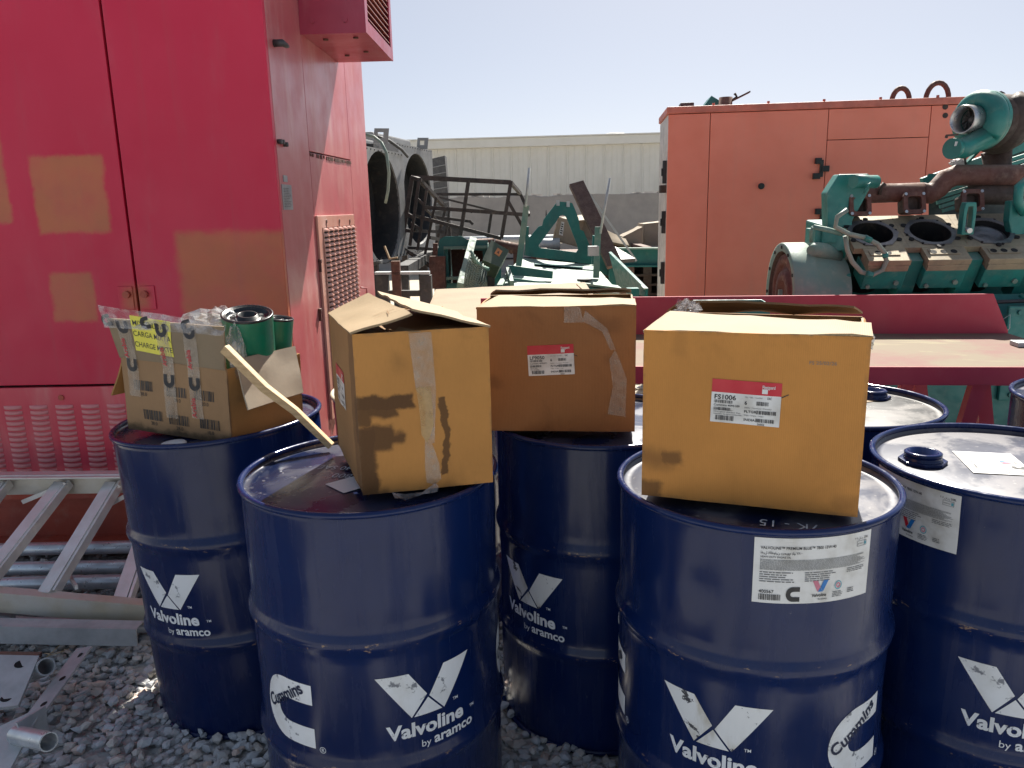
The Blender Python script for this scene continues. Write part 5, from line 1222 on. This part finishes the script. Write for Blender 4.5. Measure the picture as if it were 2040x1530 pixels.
# ------------------------------------------------------------------ radiators on the trestle
def radiator(label, C, al, half, z0, z1, ro, zc, core):
    m = T(C[0], C[1], 0) @ RZ(90 - al)        # local x runs away from the camera, local -y faces right/front
    t = thing('radiator', label, 'radiator', m); h2 = half
    n = 40; outer, inner = [], []
    for a, b in (((h2, z0), (h2, z1)), ((h2, z1), (-h2, z1)), ((-h2, z1), (-h2, z0)), ((-h2, z0), (h2, z0))):
        for k in range(n // 4): outer.append((a[0] + (b[0] - a[0]) * k * 4 / n, a[1] + (b[1] - a[1]) * k * 4 / n))
    for x, z in outer: tt = math.atan2((z - zc), x); inner.append((ro * math.cos(tt), zc + ro * math.sin(tt)))
    XZ = Matrix(((1, 0, 0, 0), (0, 0, 1, -.0), (0, 1, 0, 0), (0, 0, 0, 1)))
    MB().plate(outer, inner, .02, XZ).build('shroud_plate', M['rad_grey'], t)
    MB().lathe([(ro + .004, .0), (ro - .02, .10), (ro - .02, .28)], 48, Matrix(((1, 0, 0, 0), (0, 0, 1, .002), (0, 1, 0, zc), (0, 0, 0, 1)))).build('fan_ring', M['rad_dark'], t)
    MB().box((-h2 + .02, .28, z0 + .02), (h2 - .02, .40, z1 - .02)).build('core', M['rad_dark'], t)
    MB().box((-h2, .021, z0), (-h2 + .02, .30, z1)).box((h2 - .02, .021, z0), (h2, .30, z1)).box((-h2 + .02, .021, z1 - .02), (h2 - .02, .30, z1)).build('shroud_side', M['rad_grey'], t)
    MB().box((-h2 - .02, .30, z1), (h2 + .03, .55, z1 + .14)).build('header_tank', M['rad_grey'], t, bevel=.02)
    mb = MB()
    for i in range(14): x = -h2 + .05 + i * (2 * h2 - .1) / 13; mb.cyl((x, -.006, z1 - .02), (x, .0, z1 - .02), .008, 6).cyl((x, -.006, z0 + .02), (x, .0, z0 + .02), .008, 6)
    mb.build('rivets', M['steel_dark'], t)
    if core:
        MB().box((h2 + .005, .02, z0 - .2), (h2 + .16, .42, z1 - .05)).build('side_core', M['rad_core'], t)
    return t
r1 = radiator('nearer grey radiator shroud with big fan opening beside the red cabinet', (-1.275, 8.2), 10.5, .74, .96, 2.06, .56, 1.48, False)
r2 = radiator('farther radiator shroud, half hidden behind the nearer one', (-1.13, 10.2), 12, .66, .92, 2.22, .56, 1.58, False)
for r_, px, py, Y in ((r1, 757, 271, 7.9), (r2, 840, 286, 10.4)):
    m = frame_from(at(px, py, Y), Vector((.3, -1, 0)), (1, 0, 0))
    MB().plate([(-.07, -.07), (.07, -.07), (.09, .07), (-.05, .07)], [(-.025, -.02), (.03, -.02), (.035, .035), (-.02, .035)], .015, m).build('lifting_lug', M['rad_grey'], r_, world=True)
MB().tube([at(728, 268, 7.6), at(745, 272, 7.6), at(760, 284, 7.55), at(770, 305, 7.5), at(775, 345, 7.5), at(773, 380, 7.5), at(768, 405, 7.5)], .014, 6).build('hanging_hose', M['hose'], r1, world=True)
MB().tube([at(750, 272, 7.9), at(775, 280, 8.2), at(800, 298, 8.6), at(812, 312, 9)], .016, 6).build('top_hose', M['steel_dark'], r1, world=True)
MB().box((-.3, .18, 2.06), (.5, .30, 2.13)).box((.1, .1, 2.065), (.2, .2, 2.12)).box((-.5, .1, 2.065), (-.34, .22, 2.14)).build('pipe_stubs', M['steel_dark'], r1)
# finned core leaning behind
fcx = [at(858, 322, 11.6), at(888, 310, 11.6), at(905, 500, 11.6), at(872, 530, 11.6)]
ck = thing('radiator_core', 'finned radiator core with horizontal tubes standing behind the radiators', 'radiator', (fcx[2] + fcx[3]) / 2 * 1.0)
sfc = Surf(at(868, 560, 11.6), at(908, 560, 11.6), at(886, 310, 11.6), at(852, 318, 11.6)); panel('core_face', sfc, M['rad_core'], ck, .35, 2, 8, world=True)
for i in range(16):
    v = .06 + i * .058; MB().bar(sfc.at(.02, v, .006), sfc.at(.98, v, .006), .012, .012).build('tube_row', M['rad_grey'], ck, world=True)
MB().box((-.05, -.06, 0), (.25, .3, .45)).build('foot_frame', M['steel_dark'], ck)
# trestle under the radiators
ts = thing('steel_trestle', 'dark steel trestle frame with bright top edge below the radiators', 'trestle', at(800, 600, 6.6) * 1.0)
Yt = 6.9
def barw(nm, a, b, w, h, mt, par, Ya=Yt, Yb=None, up=(0, 0, 1)): return MB().bar(at(*a, Ya), at(*b, Yb if Yb is not None else Ya), w, h, up).build(nm, mt, par, world=True)
barw('top_rail', (748, 544), (856, 543), .10, .022, M['galv_flat'], ts)
zz = at(750, 552, Yt).z
for px in (762, 848): 
    p = at(px, 548, Yt); MB().bar(p, Vector((p.x, p.y, 0)), .10, .10, (0, 1, 0)).build('leg', M['steel_dark'], ts, world=True)
p = at(788, 520, Yt - .02); MB().bar(p, Vector((p.x, p.y, at(788, 592, Yt).z)), .075, .06, (0, 1, 0)).build('post', M['rust'], ts, world=True)
barw('cross_rail', (770, 584), (850, 584), .06, .05, M['steel_dark'], ts)
MB().bar(at(766, 490, 6.85), at(776, 515, 6.85), .05, .012).bar(at(774, 516, 6.85), at(792, 513, 6.85), .05, .012).build('bracket', M['card_pale'], ts, world=True)
p, q = at(735, 530, 8.0), at(865, 528, 9.5)
for lo_, hi_ in (((p.x - .2, 7.3, .855), (p.x - .08, 11.0, .955)), ((q.x - .15, 7.3, .855), (q.x - .03, 11.0, .955))): MB().box(lo_, hi_).build('beam', M['steel_dark'], ts, world=True)
for x_ in (p.x - .14, q.x - .09):
    for y_ in (7.36, 9.1, 10.9): MB().box((x_ - .05, y_ - .05, 0), (x_ + .05, y_ + .05, .853)).build('leg', M['steel_dark'], ts, world=True)

# rusty bar cage
K = .2353
def c1(x, y): return (700 + x * K, 240 + y * K)
cg = thing('bar_cage', 'rusty square-tube cage lying tilted against the radiators', 'cage', at(900, 520, 9.6))
YA, YB = 8.9, 9.7
segs = [((515, 480), (1350, 525), YA, YA, .075), ((820, 490), (1350, 525), YA, YA, .05), ((720, 625), (1430, 625), YB, YB, .05), ((610, 735), (1500, 800), YA, YA, .062), ((1350, 525), (1270, 1000), YA, YA, .062), ((990, 520), (920, 1000), YA, YA, .062),
        ((1350, 525), (1430, 620), YA, YB, .055), ((1430, 620), (1475, 720), YB, YB, .055), ((1475, 720), (1500, 800), YB, YA, .05), ((1325, 680), (1450, 900), YA, YA, .055), ((1185, 790), (1155, 990), YB, YB, .05),
        ((580, 820), (1270, 1000), YA, YA, .06), ((740, 650), (1260, 780), YB, YB, .035), ((690, 815), (1010, 855), YB, YB, .05), ((1000, 850), (1030, 880), YB, YB, .05),
        ((515, 480), (420, 1075), YA, YA, .07), ((575, 500), (495, 1060), YA - .1, YA - .1, .05), ((420, 1075), (690, 1250), YA, YA + .1, .06), ((420, 1075), (770, 1095), YA, YB, .05), ((575, 500), (800, 740), YA - .1, YB, .06),
        ((515, 480), (575, 500), YA, YA - .1, .06), ((640, 570), (560, 1100), YA, YA, .045), ((720, 650), (620, 1150), YA + .2, YA + .2, .045), ((800, 740), (690, 1140), YB, YB, .045), ((830, 760), (780, 1080), YB, YB, .04),
        ((540, 650), (620, 720), YA, YA, .05), ((520, 800), (700, 850), YA, YA + .2, .045), ((500, 870), (600, 930), YA, YA, .05), ((530, 930), (770, 945), YA, YB, .05), ((660, 990), (840, 1025), YA, YB, .05), ((470, 790), (520, 820), YA, YA, .06), ((455, 930), (500, 935), YA, YA, .06), ((620, 735), (770, 890), YA, YB, .04), ((830, 900), (835, 1030), YB, YB, .05), ((450, 1085), (690, 1235), YA - .06, YA + .04, .03)]
for a, b, y0, y1, w_ in segs: MB().bar(at(*c1(*a), y0), at(*c1(*b), y1), w_ * .66, w_ * .66).build('cage_bar', M['cage'], cg, world=True)
for px in (806, 880, 935):
    p = at(px, 500, 9.2); MB().bar(Vector((p.x, p.y, 0)), p, .06, .06, (0, 1, 0)).build('prop', M['cage'], cg, world=True)

# teal scrap frames ------------------------------------------------
K2 = .1961
def c2(x, y): return (940 + x * K2, 320 + y * K2)
YS = 9.2
sk = thing('engine_cradle', 'teal steel engine cradle with triangular plate, tray and two upright rods', 'cradle', at(1120, 600, YS))
def lift(poly, Y, th, holes=None):
    P3 = [at(*c2(*q), Y) for q in poly]; m = Matrix(((1, 0, 0, 0), (0, 0, 1, Y), (0, 1, 0, 0), (0, 0, 0, 1)))
    return [(p.x, p.z) for p in P3], m
ov = [(530, 960), (550, 820), (680, 668), (715, 660), (728, 600), (800, 505), (870, 415), (945, 420), (1020, 430), (1055, 510), (1085, 590), (1100, 700), (1135, 715), (1180, 820), (1215, 910), (1250, 1055), (1100, 1040), (920, 1015), (750, 995), (620, 980)]
iv_ = [(678, 872), (682, 855), (735, 785), (780, 722), (812, 680), (860, 615), (895, 560), (925, 550), (955, 570), (975, 615), (1005, 690), (1030, 755), (1050, 805), (1070, 860), (1080, 905), (1062, 932), (1000, 925), (900, 912), (800, 900), (700, 888)]
o2, m2 = lift(ov, YS + .9, .02); i2, _ = lift(iv_, YS + .9, .02)
MB().plate(o2, i2, .04, m2).build('triangular_plate', M['teal_clean'], sk, world=True)
for q in ((875, 430), (978, 442)):
    p = at(*c2(*q), YS + .88); MB().box((p.x - .02, YS + .87, p.z - .035), (p.x + .02, YS + .895, p.z + .035)).build('bolt_slot', M['galv_flat'], sk, world=True)
# tray: sloping top seen from above
def tz_(x, y, z): return atz(*c2(x, y), z)
zt_ = .92
tr = [at(*c2(205, 1295), 8.1), at(*c2(1500, 1345), 8.1), at(*c2(1250, 1060), 10.0), at(*c2(500, 985), 10.0)]
tsf = Surf(*tr)
panel('tray_floor', tsf, M['teal_dusty'], sk, .02, 4, 4, world=True)
def wallq(nm, a, b, c, d, Y, mt=M['teal_clean'], Y2=None):
    Y2 = Y2 or Y; panel(nm, Surf(at(*c2(*a), Y), at(*c2(*b), Y2), at(*c2(*c), Y2), at(*c2(*d), Y)), mt, sk, .03, 1, 1, world=True)
wallq('side_wall', (1480, 1290), (1760, 1385), (1765, 1305), (1390, 930), 9.3, M['teal_clean'], 8.2)
MB().bar(at(*c2(1390, 930), 9.9), at(*c2(1765, 1305), 8.2), .04, .02).build('wall_cap', M['teal_dusty'], sk, world=True)
wallq('cross_plate', (370, 1160), (820, 1200), (825, 1125), (370, 1062), 8.6)
wallq('back_wall', (1285, 1130), (1400, 1180), (1390, 930), (1285, 925), 9.9)
wallq('front_lip', (400, 1215), (760, 1245), (740, 1235), (395, 1190), 8.2)
MB().bar(at(*c2(365, 1120), 8.4), at(*c2(405, 1260), 8.1), .04, .09).build('gusset', M['teal_dusty'], sk, world=True)
MB().bar(at(*c2(345, 1165), 8.4), at(*c2(285, 1270), 8.1), .06, .02).build('gusset', M['teal_dusty'], sk, world=True)
wallq('cross_plate', (1190, 1300), (1440, 1335), (1440, 1322), (1190, 1285), 8.15)
MB().bar(at(*c2(1115, 1240), 8.3), at(*c2(1500, 1290), 8.3), .3, .02).build('tray_step', M['teal_dusty'], sk, world=True)
MB().cyl(at(*c2(1145, 1225), 8.35), at(*c2(1145, 1200), 8.35), .08, 16).build('dark_socket', M['steel_dark'], sk, world=True)
a, b = tsf.at(.22, .80, .012), tsf.at(.80, .80, .012); MB().bar(a, b, .26, .006).build('floor_slot', M['teal_clean'], sk, world=True)
for (xa, ya, xb, yb) in ((475, 1070, 555, 455), (1262, 1190, 1282, 672)): MB().bar(at(*c2(xa, ya), 8.9), at(*c2(xb, yb), 8.9), .065, .06, (0, 1, 0)).build('upright', M['teal_dusty'], sk, world=True)
MB().bar(at(*c2(560, 960), 9.0), at(*c2(560, 670), 9.0), .04, .12).bar(at(*c2(1240, 1050), 9.0), at(*c2(1250, 760), 9.0), .05, .1).build('upright_rib', M['teal_clean'], sk, world=True)
for (xa, ya, xb, yb) in ((545, 470, 584, 72), (1305, 740, 1402, 178)): MB().cyl(at(*c2(xa, ya), 8.85), at(*c2(xb, yb), 8.85), .014, 8).build('rod', M['galv_flat'], sk, world=True)
p0, p1 = at(985, 580, 8.3), at(1260, 590, 8.3)
for x in (p0.x, p1.x):
    for y in (8.3, 9.8): MB().box((x - .06, y - .06, 0), (x + .06, y + .06, tsf.at(.5, (y - 8.1) / 1.9).z - .03)).build('leg', M['teal_clean'], sk, world=True)
MB().box((at(1180, 560, 8.4).x - .05, 8.3, zt_ + .02), (at(1180, 560, 8.4).x + .06, 8.4, zt_ + .12)).build('clamp', M['galv_flat'], sk, world=True)

# teal box frame left of the cradle
bf = thing('box_frame', 'teal welded box frame with oval cut-out standing beside the wire cage', 'frame', at(920, 600, 8.6))
K1 = c1
f_o = [K1(785, 1420), K1(785, 1100), K1(950, 1100), K1(950, 1420)]
pts4 = [at(*K1(x, y), 8.6) for x, y in ((783, 1420), (783, 1090), (985, 1085), (985, 1420))]
oo = []
for a, b in zip(pts4, pts4[1:] + pts4[:1]):
    for k in range(5): q = a.lerp(b, k / 5); oo.append((q.x, q.z))
c_ = at(*K1(865, 1180), 8.6); ii = []
for x, z in oo: t = math.atan2(z - c_.z, x - c_.x); ii.append((c_.x + .20 * max(-.85, min(.85, 1.1 * math.cos(t))), c_.z + .28 * max(-.9, min(.9, 1.05 * math.sin(t)))))
XZm = lambda Y: Matrix(((1, 0, 0, 0), (0, 0, 1, Y), (0, 1, 0, 0), (0, 0, 0, 1)))
MB().plate(oo, ii, .03, XZm(8.6)).build('front_plate', M['teal_clean'], bf, world=True)
lo, hi = at(*K1(783, 1090), 8.6), at(*K1(1150, 1085), 8.6)
MB().box((lo.x, 8.58, lo.z), (hi.x, 9.3, lo.z + .03)).build('top_plate', M['teal_dusty'], bf, world=True)
MB().box((lo.x, 8.64, 0), (lo.x + .04, 9.3, lo.z - .002)).box((hi.x - .05, 8.64, 0), (hi.x, 9.3, lo.z - .002)).build('side_plate', M['teal_clean'], bf, world=True)
MB().box((lo.x + .05, 9.0, .3), (hi.x - .06, 9.05, lo.z - .03)).build('inner_plate', M['rust'], bf, world=True)
MB().box((lo.x + .02, 8.5, at(*K1(860, 1325), 8.5).z - .03), (hi.x - .3, 8.58, at(*K1(860, 1325), 8.5).z)).build('ledge', M['teal_dusty'], bf, world=True)
for (x, w2) in ((712, .17),): MB().bar(at(*K1(735, 1420), 8.5), at(*K1(730, 1150), 8.5), .17, .12, (0, 1, 0)).build('rust_post', M['rust'], bf, world=True)
MB().bar(at(*K1(710, 1145), 8.5), at(*K1(712, 1040), 8.5), .05, .05, (0, 1, 0)).build('rust_pin', M['rust'], bf, world=True)
MB().bar(at(*K1(925, 1400), 7.9), at(*K1(1030, 1010), 8.6), .075, .07, (0, 1, 0)).build('sloping_channel', M['teal_dusty'], bf, world=True)
MB().bar(at(*K1(1060, 1100), 8.65), at(*K1(1062, 1012), 8.65), .24, .05, (0, 1, 0)).build('end_block', M['teal_clean'], bf, world=True)
# wire mesh guard with pale mesh
mg = thing('mesh_guard', 'curved wire mesh guard resting against the teal channel', 'guard', at(948, 590, 8.0))
tl_ = [at(*K1(1010, 1100), 8.0), at(*K1(965, 1280), 7.9), at(*K1(955, 1410), 7.9)]; tr_ = [at(*K1(1150, 1250), 8.3), at(*K1(1130, 1330), 8.2), at(*K1(1090, 1410), 8.1)]
for i in range(15):
    t = i / 14; MB().tube([tl_[0].lerp(tl_[1], t * 2) if t < .5 else tl_[1].lerp(tl_[2], t * 2 - 1), (tl_[0].lerp(tl_[2], t) + tr_[0].lerp(tr_[2], t)) / 2 + Vector((0, -.05, -.06)), tr_[0].lerp(tr_[2], t)], .008, 5).build('mesh_wire', M['mesh_green'], mg, world=True)
for i in range(9):
    u = i / 8; MB().tube([tl_[0].lerp(tr_[0], u), tl_[1].lerp(tr_[1], u) + Vector((0, -.04, -.04)), tl_[2].lerp(tr_[2], u)], .008, 5).build('mesh_wire', M['mesh_green'], mg, world=True)
MB().tube([at(*K1(1010, 1100), 8.0), at(*K1(1040, 1180), 8.0), at(*K1(1100, 1240), 8.2), at(*K1(1160, 1260), 8.3)], .022, 6).build('rim_bar', M['teal_dusty'], mg, world=True)
crumple('mesh_filling', wm(mg).inverted() @ at(*K1(1025, 1365), 8.3), .16, .10, .20, 1.7, M['mesh_green'], mg, .3, 3)
# green square plate with sticker
q = [at(*K1(1110, 1180), 8.4), at(*K1(1255, 1240), 8.4), at(*K1(1335, 1100), 8.6), at(*K1(1185, 1010), 8.6)]
gp_ = thing('junction_box', 'dull green square box with orange warning sticker among the teal scrap', 'box', sum(q, Vector()) / 4)
sg = Surf(*q); panel('box_body', sg, paint('dull_green', (.055, .085, .055), (.07, .10, .065), rough=.6, dust=.4), gp_, .25, 2, 2, world=True)
stk = Surf(sg.at(.42, .50, .004), sg.at(.72, .46, .004), sg.at(.74, .78, .004), sg.at(.45, .82, .004)); st_ = panel('warning_sticker', stk, paint('orange_sticker', (.62, .24, .08), rough=.5, dust=.2), gp_, .002, 1, 1, world=True)
decal('warning_sign', stk.xy, [poly2d([(stk.w * .25, stk.h * .3), (stk.w * .75, stk.h * .3), (stk.w * .5, stk.h * .75)])], M['rust'], st_, .003, cell=0, world=True)
MB().bar(at(*K1(1180, 1250), 8.6), Vector((at(*K1(1180, 1250), 8.6).x, 8.6, 0)), .08, .08, (0, 1, 0)).build('post', M['steel_dark'], gp_, world=True)
# rusty logs / pipes at the back
for i, (a, b, Y, r_, lb) in enumerate((((888, 487), (985, 482), 10.2, .05, 'rusty brown pipe lying behind the teal box frame'), ((985, 487), (1035, 497), 10.0, .07, 'short thick rusty pipe behind the green junction box'), ((890, 481), (1120, 476), 14, .08, 'long pale pipe lying in front of the concrete wall, upper one'), ((1060, 488), (1115, 486), 12, .09, 'stub of pale pipe seen through the triangular plate'))):
    p, q = at(*a, Y), at(*b, Y); t = MB().lathe([(r_ * .8, 0), (r_, 0), (r_, (q - p).length), (r_ * .8, (q - p).length), (r_ * .8, 0)], 14, None, True).build('scrap_pipe', M['rust'] if i < 2 else M['galv_flat']); t.matrix_basis = frame_from(p, q - p, (0, 0, 1)); tag(t, lb, 'pipe', 'scrap pipes by the wall')
pr_ = thing('pipe_rack', 'low rusty stand carrying the scrap pipes behind the teal frames', 'rack', at(980, 520, 11))
for px, Y in ((895, 10.2), (980, 10.1), (1030, 10.0), (1065, 12), (1112, 12), (900, 14), (1110, 14)):
    zz = at(px, 487 if Y < 14 else 478, Y).z - .085; x = at(px, 487, Y).x; MB().box((x - .05, Y - .05, 0), (x + .05, Y + .05, max(.1, zz))).build('leg', M['rust'], pr_, world=True)
# leaning timber plank and boxes
p, q = at(1148, 366, 10.4), at(1225, 530, 9.6); t = MB().bar(p - q, Vector(), .06, .19, (1, 0, 0)).build('timber_plank', M['timber']); t.location = q; tag(t, 'weathered reddish timber plank leaning up behind the teal cradle', 'plank')
p, q = at(1166, 375, 10.5), at(1268, 520, 10.5); t = MB().bar(p - q, Vector(), .02, .025).build('thin_rod', M['galv_flat']); t.location = q; tag(t, 'thin pale rod leaning along the timber plank', 'rod')
def junkbox(label, cs, dz, mt):
    c_ = sum(cs, Vector()) / 4; t = thing('scrap_carton', label, 'carton', c_); sf = Surf(*cs, 0, .01, 2); panel('side_panel', sf, mt, t, .02, 4, 4, world=True); sb2 = Surf(cs[0] + dz, cs[3] + dz, cs[2] + dz, cs[1] + dz, 0, .01, 3); panel('side_panel', sb2, mt, t, .02, 4, 4, world=True)
    panel('top_panel', Surf(cs[3], cs[2], cs[2] + dz, cs[3] + dz, 0, .01, 4), mt, t, .02, 4, 4, world=True); panel('end_panel', Surf(cs[0], cs[3], cs[3] + dz, cs[0] + dz, 0, .01, 5), mt, t, .02, 4, 4, world=True); panel('bottom_panel', Surf(cs[0], cs[0] + dz, cs[1] + dz, cs[1]), mt, t, .02, 2, 2, world=True); return t, sf
jb, js = junkbox('tall brown scrap carton with white tag seen through the triangular plate', [at(1100, 478, 12), at(1150, 492, 12), at(1142, 440, 12), at(1112, 432, 12)], Vector((.45, .5, .02)), M['card_grey'])
tgp = Surf(js.at(.22, .3, .01), js.at(.40, .28, .01), js.at(.42, .85, .01), js.at(.25, .85, .01)); tgo = panel('white_tag', tgp, M['label'], jb, .004, 1, 1, world=True)
decal('lettering', tgp.xy, [textlines(.01, .02, tgp.w - .01, tgp.h - .02, 5, 3)], M['ink'], tgo, .004, cell=0, world=True)
junkbox('crushed carton with pale edge leaning right of the cradle upright', [at(1195, 480, 11.5), at(1255, 492, 11.5), at(1246, 474, 11.7), at(1193, 452, 11.7)], Vector((.1, .5, -.1)), M['card_pale'])
junkbox('grey brown carton standing against the far wall beside the generator', [at(1283, 490, 13), at(1340, 490, 13), at(1340, 440, 13), at(1283, 446, 13)], Vector((0, .6, 0)), M['card_grey'])
junkbox('torn open carton between the leaning rod and the far carton', [at(1232, 492, 12.6), at(1278, 490, 12.6), at(1280, 452, 12.6), at(1240, 472, 12.6)], Vector((0, .5, 0)), M['card_grey'])
# teal channel beam on blocks at the right
p, q = at(1225, 512, 11), at(1420, 512, 11)
cb = thing('channel_beam', 'long teal steel channel beam lying left of the orange generator', 'beam', (p + q) / 2)
MB().bar(p, q, .02, .24).build('web', M['teal_clean'], cb, world=True); MB().bar(p + Vector((0, -.05, .12)), q + Vector((0, -.05, .12)), .12, .02).build('flange', M['teal_dusty'], cb, world=True); MB().bar(p + Vector((0, -.05, -.12)), q + Vector((0, -.05, -.12)), .12, .02).build('flange', M['teal_clean'], cb, world=True)
for r_ in (.1, .8): x = p.lerp(q, r_); MB().box((x.x - .12, 10.9, 0), (x.x + .12, 11.4, x.z - .13)).build('support_block', M['timber'], cb, world=True)
p, q = at(1205, 496, 10.2), at(1245, 520, 9.9); t = MB().bar(p - q, Vector(), .35, .05).build('black_plate', M['steel_dark']); t.location = q; tag(t, 'dark steel offcut between the cradle wall and the channel beam', 'steel plate')
# pallets carrying the scrap cartons
pa = thing('pallet_stack', 'low stack of weathered pallets under the scrap cartons by the wall', 'pallet', (2.0, 12.3, 0))
for k in range(6): MB().box((-1.6, -.9, .02 + k * .14), (1.9, 1.0, .05 + k * .14)).build('deck_board', M['timber'], pa)
for k in range(6):
    for x in (-1.5, 0, 1.7): MB().box((x - .06, -.88, .051 + k * .14), (x + .06, .98, .159 + k * .14)).build('stringer', M['timber'], pa)
